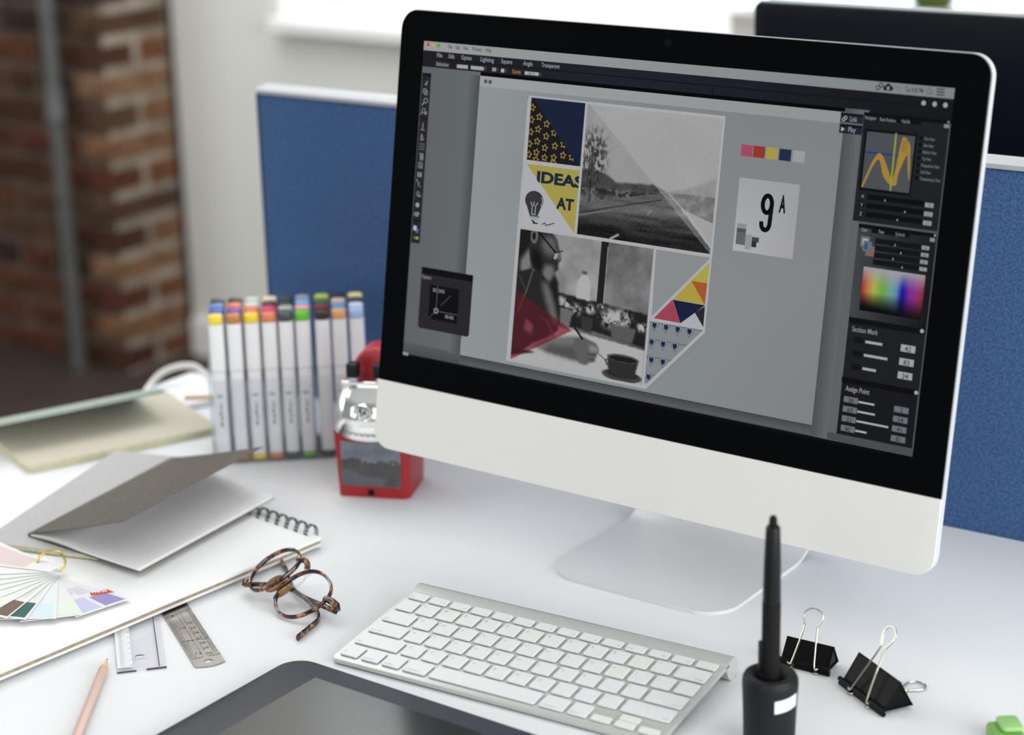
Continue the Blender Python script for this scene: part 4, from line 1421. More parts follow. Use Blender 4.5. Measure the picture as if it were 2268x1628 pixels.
# ------------------------------------------------------------------ grey notebook under the open booklet
nb = empty('grey_notebook', (-0.517, -0.2345, 0.0), R(17))
tag(nb, 'closed grey notebook with cream pages lying on the pad under the open booklet', 'notebook')
b = MB(); b.prism(rrect(0, 0, 0.116, 0.236, 0.001, 2), 0.0106, 0.0110); b.build('back_cover', M_darkgrey, nb, smooth=False)
b = MB(); b.prism(rrect(0.0005, 0.0005, 0.1155, 0.2355, 0.001, 2), 0.0111, 0.0148); b.build('pages', M_creamedge, nb, smooth=False)
b = MB(); b.prism(rrect(0, 0, 0.116, 0.236, 0.001, 2), 0.0149, 0.0154); b.build('front_cover', M_grey, nb, smooth=False)

# ------------------------------------------------------------------ open booklet with raised cover
bo = Vector((-0.4875, -0.2038, 0.0))
bk = empty('open_booklet', bo)
tag(bk, 'thin open booklet with grey-brown cover lifted over blank white pages', 'booklet')
S0, S1 = Vector((0, 0, 0)), Vector((-0.0295, 0.2030, 0))
Q0, Q1 = Vector((0.1365, -0.0019, 0)), Vector((0.1198, 0.1826, 0))


def quad_slab(mb, a, b_, c, d, z0, z1, n=1):
    mb.add([(p.x, p.y, z) for z in (z0, z1) for p in (a, b_, c, d)], [(3, 2, 1, 0), (4, 5, 6, 7), (0, 1, 5, 4), (1, 2, 6, 5), (2, 3, 7, 6), (3, 0, 4, 7)])


b = MB(); quad_slab(b, S0 + Vector((-0.001, -0.001, 0)), Q0 + Vector((0.0006, -0.001, 0)), Q1 + Vector((0.0006, 0.0008, 0)), S1 + Vector((-0.001, 0.0008, 0)), 0.0156, 0.0161)
b.build('lower_cover', M_darkgrey, bk, smooth=False)
for z0, z1, sh in ((0.0162, 0.0171, 0.0), (0.01715, 0.0179, -0.0015)):
    b = MB()
    nseg = 12
    vs, fs = [], []
    for i in range(nseg + 1):
        t = i / nseg
        lift = 0.0022 * math.sin(PI * min(1, t * 2.2)) * (1 if t < 0.46 else 0) + 0.0006 * math.sin(PI * t)
        for base, far in ((S0, Q0), (S1, Q1)):
            p = base.lerp(far, t)
            p = p + (far - base).normalized() * (sh * t)
            vs.append((p.x, p.y, z0 + lift * 0.6)); vs.append((p.x, p.y, z1 + lift))
    for i in range(nseg):
        q, p = 4 * i, 4 * (i + 1)
        fs += [(q, q + 2, p + 2, p), (q + 1, p + 1, p + 3, q + 3), (q, p, p + 1, q + 1), (q + 2, q + 3, p + 3, p + 2)]
    fs += [(0, 1, 3, 2), (4 * nseg, 4 * nseg + 2, 4 * nseg + 3, 4 * nseg + 1)]
    b.add(vs, fs)
    b.build('page', M_paper if sh else M_paperwarm, bk, angle=30)
# raised cover, a thin curved sheet from the spine to its lifted free edge
T0, T1 = Vector((0.1267, -0.0048, 0.0600)), Vector((0.0995, 0.1948, 0.0580))
b = MB()
vs, fs = [], []
nseg = 16
zs = 0.0186
for i in range(nseg + 1):
    t = i / nseg
    for base, tip in ((S0, T0), (S1, T1)):
        p = Vector((base.x, base.y, zs)).lerp(tip, t)
        p.z += -0.0010 * math.sin(PI * t)
        if t < 0.08:
            p.z = max(p.z, 0.0186)
        vs.append(p); vs.append(p + Vector((-0.0002, 0, 0.0006)))
for i in range(nseg):
    q, p = 4 * i, 4 * (i + 1)
    fs += [(q, q + 2, p + 2, p), (q + 1, p + 1, p + 3, q + 3), (q, p, p + 1, q + 1), (q + 2, q + 3, p + 3, p + 2)]
fs += [(0, 1, 3, 2), (4 * nseg, 4 * nseg + 2, 4 * nseg + 3, 4 * nseg + 1)]
b.add(vs, fs)
b.build('raised_cover', M_darkgrey, bk, angle=30)
b = MB()
b.tube([(S0.x - 0.0008, S0.y - 0.0008, 0.0173), (S1.x - 0.0008, S1.y + 0.0006, 0.0173)], 0.0016, 10)
b.build('spine', M_darkgrey, bk)

# ------------------------------------------------------------------ colour swatch fan
piv = Vector((-0.4118, -0.2489, 0.0105))
fa = empty('swatch_fan', piv)
tag(fa, 'fan of paint colour swatch cards held by a gold ring on the sketch pad', 'swatch fan')
M_print = vcol_mat('printed_card', 0.6, 0.3)
Wh = (218, 219, 218)
cards = [
    (-13, [(0.030, 0.048, -0.001, 0.016, (204, 198, 214)), (0.024, 0.042, -0.018, -0.003, (196, 198, 222)), (0.058, 0.083, 0.004, 0.023, (148, 138, 192)), (0.054, 0.083, -0.021, 0.000, (188, 192, 222))]),
    (-41, [(0.055, 0.083, 0.002, 0.022, (210, 226, 214))]),
    (-55, [(0.055, 0.083, 0.004, 0.022, (198, 220, 226)), (0.02, 0.045, 0.004, 0.018, (210, 224, 228))]),
    (-70, [(0.054, 0.083, 0.008, 0.023, (40, 92, 86)), (0.02, 0.046, 0.006, 0.018, (200, 214, 210))]),
    (-80, [(0.054, 0.083, 0.008, 0.024, (106, 88, 76)), (0.02, 0.046, 0.006, 0.018, (206, 206, 200))]),
    (-92, [(0.054, 0.083, 0.004, 0.023, (236, 232, 210))]),
    (-104, [(0.054, 0.083, 0.004, 0.023, (222, 226, 232))]),
    (-117, [(0.054, 0.083, 0.004, 0.023, (212, 198, 184))]),
    (-128, [(0.054, 0.083, 0.004, 0.023, (196, 180, 170))]),
    (-140, [(0.054, 0.083, 0.004, 0.023, (208, 150, 110))]),
    (-152, [(0.054, 0.083, 0.004, 0.023, (180, 200, 216))]),
    (-172, [(0.02, 0.083, -0.020, 0.020, (208, 192, 190))]),
]
for i, (ang, patches) in enumerate(cards):
    q = MB()
    z = 0.0002 + 0.0009 * i
    L_, hw2 = 0.086, 0.0255
    tap = lambda x: 0.0065 + 0.019 * max(0, x) / 0.089
    lift = 0.002
    # the card bends up a little to its outer end
    n_x = 4
    for k in range(n_x):
        xa, xb = -0.006 + (L_ + 0.006) * k / n_x, -0.006 + (L_ + 0.006) * (k + 1) / n_x
        za, zb_ = z + lift * max(0, xa / L_) ** 2, z + lift * max(0, xb / L_) ** 2
        ha, hb = tap(xa), tap(xb)
        q.add([(xa, -ha, za), (xb, -hb, zb_), (xb, hb, zb_), (xa, ha, za), (xa, -ha, za + 0.0004), (xb, -hb, zb_ + 0.0004), (xb, hb, zb_ + 0.0004), (xa, ha, za + 0.0004)],
              [(3, 2, 1, 0), (4, 5, 6, 7), (0, 1, 5, 4), (2, 3, 7, 6)] + ([(3, 0, 4, 7)] if k == 0 else []) + ([(1, 2, 6, 5)] if k == n_x - 1 else []), lin(Wh))
    zf = lambda x: z + 0.0004 + 0.00008 + lift * (lambda a: a[0] + (a[1] - a[0]) * a[2])((lambda kk: (max(0, (-0.006 + (L_ + 0.006) * kk / n_x) / L_) ** 2, max(0, (-0.006 + (L_ + 0.006) * (kk + 1) / n_x) / L_) ** 2, ((x + 0.006) / ((L_ + 0.006) / n_x)) - kk))(min(n_x - 1, int((x + 0.006) / ((L_ + 0.006) / n_x)))))
    for (a0, a1, b0, b1, c) in patches:
        xs_ = [a0] + [x for x in (-0.006 + (L_ + 0.006) * kk / n_x for kk in range(1, n_x)) if a0 < x < a1] + [a1]
        for xa, xb in zip(xs_[:-1], xs_[1:]):
            fa_, fb_ = tap(xa) / hw2, tap(xb) / hw2
            q.add([(xa, b0 * fa_, zf(xa)), (xb, b0 * fb_, zf(xb)), (xb, b1 * fb_, zf(xb)), (xa, b1 * fa_, zf(xa))], [(0, 1, 2, 3)], lin(c))
    if i == 0:
        x0_, z0_ = 0.0500, zf(0.055) + 0.0001
        q.add([(x0_, 0.008, zf(x0_) + 0.0001), (0.0565, 0.006, zf(0.0565) + 0.0001), (0.0640, 0.0232, zf(0.064) + 0.0001), (0.0540, 0.0222, zf(0.054) + 0.0001)], [(0, 1, 2, 3)], lin((204, 74, 58)))
        q.text('new', 0.0078, Matrix.Translation((0.0532, 0.0085, zf(0.057) + 0.0004)) @ Matrix.Rotation(R(62), 4, 'Z'), 0.01, 0.95, col=lin((250, 246, 242)))
    o = q.build('swatch_card', M_print, fa, smooth=False, colors=True)
    o.rotation_euler = (0, 0, R(ang))
b = MB()
pts = []
cx_, cy_, cz_ = -0.0080, 0.0086, 0.0078
for k in range(32):
    a = 2 * PI * k / 32
    rr_ = 0.0116
    u = Vector((0.745, 0.667, 0)) * math.cos(a) + Vector((-0.667 * 0.60, 0.745 * 0.60, 0.80)) * math.sin(a)
    pts.append((cx_ + rr_ * u.x, cy_ + rr_ * u.y, cz_ + 0.0020 + rr_ * u.z * 0.85))
b.tube(pts, 0.0011, 10, closed=True)
b.build('ring', M_gold, fa)

# ------------------------------------------------------------------ clear plastic ruler
rx = Vector((-0.0570, 0.0502, 0)).normalized()
cr_ = empty('plastic_ruler', (-0.2523, -0.3271, 0), math.atan2(rx.y, rx.x))
tag(cr_, 'clear plastic ruler with a round hole sticking out from under the sketch pad', 'ruler')
RW = -0.0380         # width runs to local -y


def plate_with_hole(mb, x0, y0, x1, y1, hx_, hy_, hr, z0, z1, endarc=0.0, n=24):
    """flat bar x0..x1, y0..y1 with a round hole and a straight or bowed end at x0"""
    sq = hr * 1.5
    vs, fs = [], []

    def face(pts2):
        for z, flip in ((z0, True), (z1, False)):
            o = len(vs)
            vs.extend((x, y, z) for x, y in pts2)
            idx = list(range(o, o + len(pts2)))
            fs.append(tuple(idx[::-1] if flip else idx))

    def wall(p, q):
        o = len(vs)
        vs.extend([(p[0], p[1], z0), (q[0], q[1], z0), (q[0], q[1], z1), (p[0], p[1], z1)])
        fs.append((o, o + 1, o + 2, o + 3))
    xa, xb, ya, yb_ = hx_ - sq, hx_ + sq, hy_ - sq, hy_ + sq
    end = [(x0 - endarc * math.sin(PI * k / 8), y1 + (y0 - y1) * k / 8) for k in range(9)] if endarc else [(x0, y1), (x0, y0)]
    face(end + [(xa, y0), (xa, y1)])
    face([(xb, y0), (x1, y0), (x1, y1), (xb, y1)])
    face([(xa, y0), (xb, y0), (xb, ya), (xa, ya)])
    face([(xa, yb_), (xb, yb_), (xb, y1), (xa, y1)])
    ring = [(hx_ + hr * math.cos(2 * PI * k / n), hy_ + hr * math.sin(2 * PI * k / n)) for k in range(n)]
    sqr = []
    for k in range(n):
        c, s_ = math.cos(2 * PI * k / n), math.sin(2 * PI * k / n)
        m = sq / max(abs(c), abs(s_))
        sqr.append((hx_ + m * c, hy_ + m * s_))
    for k in range(n):
        j = (k + 1) % n
        face([ring[k], sqr[k], sqr[j], ring[j]])
        wall(ring[j], ring[k])
    loop = end + [(x1, y0), (x1, y1)]
    for i in range(len(loop)):
        wall(loop[i], loop[(i + 1) % len(loop)])
    mb.add(vs, fs)


b = MB(); plate_with_hole(b, 0, RW, 0.20, 0, 0.0205, -0.0185, 0.0036, 0.0002, 0.0024); b.build('ruler_blade', M_acrylic_r, cr_, smooth=False)
b = MB()
for k in range(150):
    x = 0.006 + k * 0.001
    L_ = 0.0062 if k % 10 == 0 else (0.0046 if k % 5 == 0 else 0.0030)
    b.add([(x, -0.0035, 0.00246), (x + 0.00018, -0.0035, 0.00246), (x + 0.00018, -0.0035 - L_, 0.00246), (x, -0.0035 - L_, 0.00246)], [(0, 3, 2, 1)])
for k in range(15):
    b.text(str(k), 0.0034, Matrix.Translation((0.0062 + k * 0.01, -0.0105, 0.00246)) @ Matrix.Rotation(R(-90), 4, 'Z'))
tag(b.build('scale_marks', M_inkgrey, cr_, smooth=False), kind='stuff')
b = MB(); b.box((0.0, RW + 0.0052, 0.0025), (0.20, RW + 0.0060, 0.0026)); b.box((-0.0004, -0.0150, 0.0003), (-0.00005, -0.0005, 0.0016)); b.box((-0.0004, RW + 0.0002, 0.0003), (-0.00005, -0.0225, 0.0018))
b.build('edge_line', M_edgepurple, cr_, smooth=False)
b = MB()
b.add([(0.0205 + rr_ * math.cos(R(a)), -0.0185 + rr_ * math.sin(R(a)), 0.00246) for a in range(-90, 91, 15) for rr_ in (0.0037 - 0.0019 * math.cos(R(a)), 0.0038)],
      [(2 * i, 2 * i + 2, 2 * i + 3, 2 * i + 1) for i in range(12)])
b.build('hole_rim', M_edgepurple, cr_, smooth=False)
b = MB(); b.box((0.0045, -0.0125, 0.00242), (0.2, -0.0010, 0.00244)); b.build('white_scale_band', mat('frosted_white_print', (244, 245, 246), 0.6, alpha=0.55), cr_, smooth=False)

# ------------------------------------------------------------------ steel ruler
sx_ = Vector((-0.0998, 0.0605, 0)).normalized()
sr = empty('steel_ruler', (-0.2089, -0.2869, 0), math.atan2(sx_.y, sx_.x))
tag(sr, 'steel ruler with engraved numbers and a round hole, half under the sketch pad', 'ruler')
SWd = -0.0236        # width to local -y
b = MB(); plate_with_hole(b, 0.0, SWd, 0.30, 0, 0.0060, -0.0120, 0.0033, 0.0002, 0.0012, 0.003); b.build('ruler_blade', M_steel, sr, smooth=False)
b = MB()
zt = 0.00126


def tick(x, y0, y1, w=0.00016):
    b.add([(x, y0, zt), (x + w, y0, zt), (x + w, y1, zt), (x, y1, zt)], [(0, 1, 2, 3) if y1 > y0 else (3, 2, 1, 0)])


for k in range(0, 260):
    x = 0.0185 + k * 0.001
    tick(x, SWd + 0.0002, SWd + (0.0062 if k % 10 == 0 else 0.0048 if k % 5 == 0 else 0.0034))
for k in range(0, 160):
    x = 0.0175 + k * 0.0254 / 16
    tick(x, -0.0002, -(0.0058 if k % 16 == 0 else 0.0046 if k % 4 == 0 else 0.0030))
for y in (-0.0048, -0.0032, -0.0016, -0.0105, -0.0135, SWd + 0.0035):
    b.add([(0.016, y, zt), (0.30, y, zt), (0.30, y + 0.00018, zt), (0.016, y + 0.00018, zt)], [(0, 1, 2, 3)])
for i, s in enumerate(('12', '11', '10', '9', '8')):
    b.text(s, 0.0062, Matrix.Translation((0.0185 + i * 0.0254 + (0 if i else 0.001), -0.0050, zt)) @ Matrix.Rotation(R(-90), 4, 'Z'), 0.0)
for i, s in enumerate(('30', '29', '28', '27', '26', '25', '24')):
    b.text(s, 0.0048, Matrix.Translation((0.0170 + i * 0.01, SWd + 0.0100, zt)) @ Matrix.Rotation(R(-90), 4, 'Z'), 0.0)
b.text('NCH', 0.0040, Matrix.Translation((0.0125, -0.0008, zt)) @ Matrix.Rotation(R(-90), 4, 'Z'), 0.0)
b.text('MCM', 0.0040, Matrix.Translation((0.0125, SWd + 0.0085, zt)) @ Matrix.Rotation(R(-90), 4, 'Z'), 0.0)
tag(b.build('engraved_scale', M_ink, sr, smooth=False), kind='stuff')
b = MB()
pp = catmull([(0.0475, -0.0008, zt), (0.0465, -0.0080, zt), (0.0460, -0.0150, zt), (0.0452, -0.0195, zt), (0.0475, -0.0228, zt)], 5)
b.tube(pp, 0.0004, 6, flat=0.00008)
b.build('pen_mark', M_inkblue, sr, smooth=False)

# ------------------------------------------------------------------ pencil
pd = Vector((0.0718, -0.0964, 0)).normalized()
pe = empty('pencil', (-0.2725, -0.3170, 0), math.atan2(pd.y, pd.x))
tag(pe, 'rose gold hexagonal pencil lying on the desk with its sharpened tip out', 'pencil')
PX = Matrix.Translation((0, 0, 0.0035)) @ Matrix.Rotation(R(90), 4, 'Y')
b = MB(); b.lathe([(0.0038, 0.0190), (0.0038, 0.175)], 6, M=PX); b.build('barrel', M_pencil, pe, angle=20)
b = MB(); b.lathe([(0.0009, 0.0042), (0.0037, 0.0189)], 18, M=PX); b.build('sharpened_cone', M_wood, pe)
b = MB(); b.lathe([(0.0002, 0.0), (0.0009, 0.0041)], 12, M=PX); b.build('lead', mat('graphite', (96, 84, 78), 0.4), pe)

# ------------------------------------------------------------------ tortoiseshell spectacles
gl = empty('spectacles', (-0.2250, -0.1500, 0.0))
tag(gl, 'folded tortoiseshell spectacles with round clear lenses on the desk', 'spectacles')
GO = Vector((-0.2250, -0.1500, 0.0))
R1 = [[-264.1, -166.3, 9.2], [-270.3, -157.8, 11.0], [-274.9, -144.4, 15.3], [-271.9, -135.7, 20.1], [-267.1, -128.1, 25.1], [-256.1, -126.4, 29.3], [-246.8, -126.6, 32.2], [-235.4, -133.2, 33.0], [-228.3, -140.4, 32.2], [-224.2, -148.8, 29.8], [-228.3, -157.9, 24.5], [-236.0, -167.4, 17.8], [-243.2, -173.0, 13.1], [-254.0, -172.8, 9.6]]
R2 = [[-223.6, -142.8, 23.2], [-216.8, -139.8, 25.0], [-206.9, -139.4, 25.6], [-195.5, -143.8, 23.9], [-186.2, -150.3, 21.1], [-181.7, -155.8, 18.5], [-181.9, -163.0, 14.9], [-186.5, -171.2, 10.6], [-191.6, -178.8, 6.6], [-201.9, -184.9, 3.1], [-212.3, -184.5, 2.9], [-222.1, -180.4, 4.5], [-228.6, -174.8, 7.0], [-232.7, -165.5, 11.5], [-232.4, -156.7, 15.9], [-229.1, -148.5, 20.1]]
NRM = (Vector((-0.284, -0.385, 0.878)), Vector((-0.038, -0.447, 0.894)))
for pts, nrm in zip((R1, R2), NRM):
    cpt = [Vector(p) / 1000 - GO for p in pts]
    ctr = sum(cpt, Vector()) / len(cpt)
    inner = [ctr + (p - ctr) * 0.955 for p in cpt]
    sm = catmull(inner, 8, True)
    arr_ = np.array([tuple(p) for p in sm])
    seg = np.linalg.norm(np.roll(arr_, -1, 0) - arr_, axis=1)
    cum = np.concatenate([[0], np.cumsum(seg)])
    tt = np.linspace(0, cum[-1], 73)[:-1]
    ext = np.vstack([arr_, arr_[:1]])
    arr_ = np.stack([np.interp(tt, cum, ext[:, i]) for i in range(3)], axis=1)
    F_ = np.fft.fft(arr_, axis=0)
    F_[4:-3] = 0
    sm = [Vector(p) for p in np.real(np.fft.ifft(F_, axis=0))]
    q = MB(); q.tube(sm, 0.00135, 10, closed=True, flat=0.0021, up=nrm); q.build('rim', M_tort, gl)
    q = MB()
    lp = [ctr + (p - ctr) * 0.94 for p in sm]
    mid = [ctr + (p - ctr) * 0.5 + nrm * 0.0009 for p in sm]
    k = len(lp)
    q.add(lp + mid + [ctr + nrm * 0.0013], [(i, (i + 1) % k, (i + 1) % k + k, i + k) for i in range(k)] + [(i + k, (i + 1) % k + k, 2 * k) for i in range(k)])
    q.build('lens', M_lens, gl)


def gp(*p):
    return [Vector(a) - GO for a in p]


q = MB(); q.tube(catmull(gp((-0.2300, -0.1440, 0.0312), (-0.2262, -0.1402, 0.0322), (-0.2228, -0.1390, 0.0296), (-0.2215, -0.1408, 0.0250)), 4), 0.0023, 10, flat=0.0026); q.build('bridge', M_tort, gl)
for c, n_v, ux in ((Vector((-0.2400, -0.1600, 0.0150)), Vector((0.55, -0.25, 0.5)), Vector((0.62, 0.55, 0.5))), (Vector((-0.2300, -0.1615, 0.0110)), Vector((-0.6, 0.2, 0.4)), Vector((0.45, 0.62, 0.45)))):
    q = MB()
    ux = ux.normalized()
    w3 = n_v.cross(ux).normalized()
    nn_ = ux.cross(w3).normalized()
    vs_, fs_ = [], []
    for i in range(9):
        lat = R(-90 + 180 * i / 8)
        for k in range(14):
            lo_ = 2 * PI * k / 14
            vs_.append(c - GO + ux * (0.0105 * math.cos(lat) * math.cos(lo_)) + w3 * (0.0056 * math.cos(lat) * math.sin(lo_)) + nn_ * (0.0016 * math.sin(lat)))
    for i in range(8):
        for k in range(14):
            fs_.append((i * 14 + k, i * 14 + (k + 1) % 14, (i + 1) * 14 + (k + 1) % 14, (i + 1) * 14 + k))
    q.add(vs_, fs_)
    q.build('nose_pad', M_amber, gl)
# end pieces and hinges
q = MB(); q.tube(gp((-0.1850, -0.1620, 0.0165), (-0.1782, -0.1622, 0.0158), (-0.1722, -0.1632, 0.0142), (-0.1692, -0.1655, 0.0110)), [0.0026, 0.0034, 0.0034, 0.0030], 10, flat=[0.0022, 0.0028, 0.0028, 0.0026]); q.build('end_piece', M_tort, gl)
q = MB(); q.tube(gp((-0.2700, -0.1590, 0.0110), (-0.2712, -0.1630, 0.0105), (-0.2690, -0.1665, 0.0095)), [0.0020, 0.0024, 0.0022], 10); q.build('end_piece', M_tort, gl)
tr = catmull(gp((-0.1700, -0.1660, 0.0100), (-0.1900, -0.1600, 0.0082), (-0.2120, -0.1530, 0.0055), (-0.2340, -0.1440, 0.0042), (-0.2530, -0.1290, 0.0034), (-0.2690, -0.1150, 0.0032), (-0.2870, -0.1020, 0.0032)), 5)
q = MB(); q.tube(tr, [0.0017] * len(tr), 10, flat=[0.0024 + 0.0002 * (i / len(tr)) for i in range(len(tr))], up=(0.1, 0.1, 1)); q.build('temple', M_tort, gl)
tl2 = catmull(gp((-0.2680, -0.1680, 0.0100), (-0.2500, -0.1590, 0.0112), (-0.2290, -0.1540, 0.0104), (-0.2120, -0.1560, 0.0072), (-0.1985, -0.1605, 0.0040), (-0.1895, -0.1655, 0.0033), (-0.1812, -0.1755, 0.0033), (-0.1775, -0.1905, 0.0033), (-0.1735, -0.2085, 0.0033)), 5)
q = MB(); q.tube(tl2, [0.0012 + 0.0010 * max(0, i / len(tl2) - 0.5) for i in range(len(tl2))], 10, flat=[0.0024 + 0.0006 * (i / len(tl2)) for i in range(len(tl2))], up=(0.1, -0.1, 1)); q.build('temple', M_tort, gl)

# ------------------------------------------------------------------ pencil sharpener
sd = Vector((0.9156, 0.4020, 0))
sh = empty('pencil_sharpener', (-0.3466, 0.0478, 0), math.atan2(0.4020, 0.9156))
tag(sh, 'red desktop crank pencil sharpener with chrome face beside the marker pens', 'sharpener')
# local x across the front (0..0.0655), y depth, z up
q = MB()
bm = bmesh.new()
secs = [(0.0, -0.0015, 0.0660, 0.000, 0.060), (0.035, -0.0030, 0.0668, -0.0005, 0.062), (0.064, -0.0046, 0.0680, -0.001, 0.064), (0.066, -0.0036, 0.0680, 0.012, 0.064), (0.108, 0.0035, 0.0630, 0.016, 0.064)]
N_ = 0
loops = []
for z, xa, xb, ya, yb in secs:
    rct = rrect(xa, ya, xb, yb, [0.0032, 0.0062, 0.0062, 0.0062], 4)
    loops.append([bm.verts.new((x, y, z)) for x, y in rct])
for a, c in zip(loops[:-1], loops[1:]):
    n = len(a)
    for k in range(n):
        bm.faces.new((a[k], a[(k + 1) % n], c[(k + 1) % n], c[k]))
bm.faces.new(loops[0][::-1]); bm.faces.new(loops[-1])
q.bm(bm)
q.build('body', M_red, sh, angle=30)
# back housing arch
q = MB()
prof = [(0.0002, 0.100), (0.0040, 0.114), (0.0125, 0.128), (0.0200, 0.1345), (0.0310, 0.1365), (0.0430, 0.1345), (0.0520, 0.128), (0.0610, 0.114), (0.0650, 0.100)]
pm = MM
q.prism([(x, z) for x, z in prof], -0.062, -0.030, 0.003, 3, Matrix.Rotation(R(90), 4, 'X'))
q.build('back_housing', M_redlight, sh, angle=30)
# chrome face plate, flaring to a scalloped lower edge
q = MB()
vs, fs = [], []
nx, nz = 26, 16
for j in range(nz + 1):
    t = j / nz
    for i in range(nx + 1):
        s_ = i / nx * 2 - 1
        hwid = 0.0285 + (0.0375 - 0.0285) * (1 - t) ** 0.9
        x = 0.0320 + s_ * hwid
        zlow = 0.0665 - 0.0078 * (1 - s_ * s_)
        z = zlow + (0.1095 - zlow) * t
        bul = (1 - abs(s_) ** 4)
        y = -0.0040 - 0.0050 * bul * (1 - t * 0.4) + 0.018 * t ** 4 + 0.010 * abs(s_) ** 6
        dh = math.hypot(x - 0.0275, (z - 0.0865) * 1.0)
        vs.append((x, y, z))
for j in range(nz):
    for i in range(nx):
        a = j * (nx + 1) + i
        fs.append((a, a + 1, a + nx + 2, a + nx + 1))
q.add(vs, fs)
q.build('chrome_face', M_chrome, sh, angle=60)
q = MB(); q.box((0.004, 0.004, 0.1085), (0.0600, 0.030, 0.1120), 0.001); q.build('top_plate', M_chrome, sh, smooth=False)
q = MB()
for i in range(11):
    x = 0.004 + i * 0.0056
    s_ = (x - 0.032) / 0.0370
    q.tube([(x - 0.0024, -0.0098 + 0.004 * abs(s_) ** 4, 0.0688 - 0.0074 * (1 - s_ * s_) + 0.004), (x, -0.0102 + 0.004 * abs(s_) ** 4, 0.0688 - 0.0074 * (1 - s_ * s_) + 0.0028), (x + 0.0024, -0.0098 + 0.004 * abs(s_) ** 4, 0.0688 - 0.0074 * (1 - s_ * s_) + 0.004)], 0.0005, 6)
q.build('scallop_trim', mat('engraved_chrome_shadow', (120, 124, 120), 0.3, 0.9), sh)
q = MB()
Rm = Matrix.Rotation(R(90), 4, 'X')
q.lathe([(0.0, 0.0), (0.0034, 0.0)], 20, (0.0272, 0.0), False, Matrix.Translation((0, -0.0096, 0.0865)) @ Rm)
q.build('pencil_hole', mat('dark_hole', (14, 14, 14), 0.5), sh)
q = MB(); q.lathe([(0.0036, 0.0000), (0.0050, -0.0006), (0.0066, 0.0002), (0.0078, 0.0016), (0.0088, 0.0013), (0.0092, 0.0000)], 36, (0.0272, 0.0), False, Matrix.Translation((0, -0.0090, 0.0865)) @ Rm)
q.build('chuck_ring', M_chrome, sh)
for k in range(3):
    a = R(20 + 120 * k)
    q = MB(); q.box((-0.0008, -0.001, 0.0008), (0.0008, 0.0004, 0.0045), 0.0003, 1, Matrix.Translation((0.0272, -0.0098, 0.0865)) @ Matrix.Rotation(a, 4, 'Y')); q.build('jaw', M_chrome, sh)
for x in (0.0152, 0.0410):
    q = MB(); q.box((x - 0.0054, 0.0020, 0.1158), (x + 0.0054, 0.0140, 0.1292), 0.0012, 2); cl = q.build('clamp_knob', M_black, sh)
    q = MB(); q.box((x - 0.0036, 0.0050, 0.1118), (x + 0.0036, 0.0110, 0.1158), 0.0004, 1); q.build('clamp_stem', M_alu, cl)
# shavings drawer
dr = MB(); dr.prism(rrect(0.0024, 0.0118, 0.0592, 0.0556, 0.002, 3), 0.0021, 0.0034, 0.0004, 1, Matrix.Rotation(R(90), 4, 'X'))
dro = dr.build('drawer_window', M_drawer, sh)
q = MB()
nx, nz = 24, 10
q.box((0.0026, -0.0018, 0.0340), (0.0590, 0.0004, 0.0554))
q.build('drawer_inside_upper', mat('drawer_pale_grey', (186, 188, 194), 0.5, noise=(60, (160, 163, 170))), dro, smooth=False)  # upper half of the drawer inside, paler than the lower
q = MB()
q.box((0.0026, -0.0018, 0.0120), (0.0590, 0.0004, 0.0339))
q.build('drawer_inside_lower', mat('drawer_dark_grey', (104, 108, 112), 0.5, noise=(70, (80, 84, 88))), dro, smooth=False)
q = MB()
for k in range(520):
    x = random.uniform(0.0040, 0.0576)
    u_ = (x - 0.0045) / 0.0525
    lo_, hi_ = 0.0240 - 0.004 * u_ + 0.005 * math.exp(-((u_ - 0.12) / 0.15) ** 2), 0.0365 + 0.002 * math.sin(9 * u_)
    z = random.uniform(lo_, hi_) if k > 40 else random.uniform(0.013, 0.022)
    if k <= 40:
        x = random.uniform(0.045, 0.057)
    a = random.uniform(0, PI)
    w, h = random.uniform(0.0012, 0.0030), random.uniform(0.0004, 0.0011)
    ca, sa = math.cos(a), math.sin(a)
    y = -0.00184 - 0.00012 * random.random()
    q.add([(x + ca * p - sa * r_, y, z + sa * p + ca * r_) for p, r_ in ((-w, -h), (w, -h), (w * 0.7, h), (-w * 0.8, h))], [(0, 1, 2, 3)])
tag(q.build('pencil_shavings', M_shav, dro, smooth=False), kind='stuff')
q = MB(); q.lathe([(0.0, 0.0), (0.0033, 0.0), (0.0033, -0.001)], 20, (0.0298, 0.0052), False, Matrix.Translation((0, -0.0008, 0)) @ Rm); q.build('drawer_latch', M_rub, sh)
# crank handle at the back
q = MB(); q.tube([(0.033, 0.0645, 0.085), (0.033, 0.078, 0.085)], 0.004, 12); q.tube([(0.033, 0.076, 0.085), (0.010, 0.077, 0.060)], 0.0025, 10); q.tube([(0.010, 0.077, 0.060), (0.010, 0.096, 0.060)], 0.005, 12)
q.build('crank', M_chrome, sh)

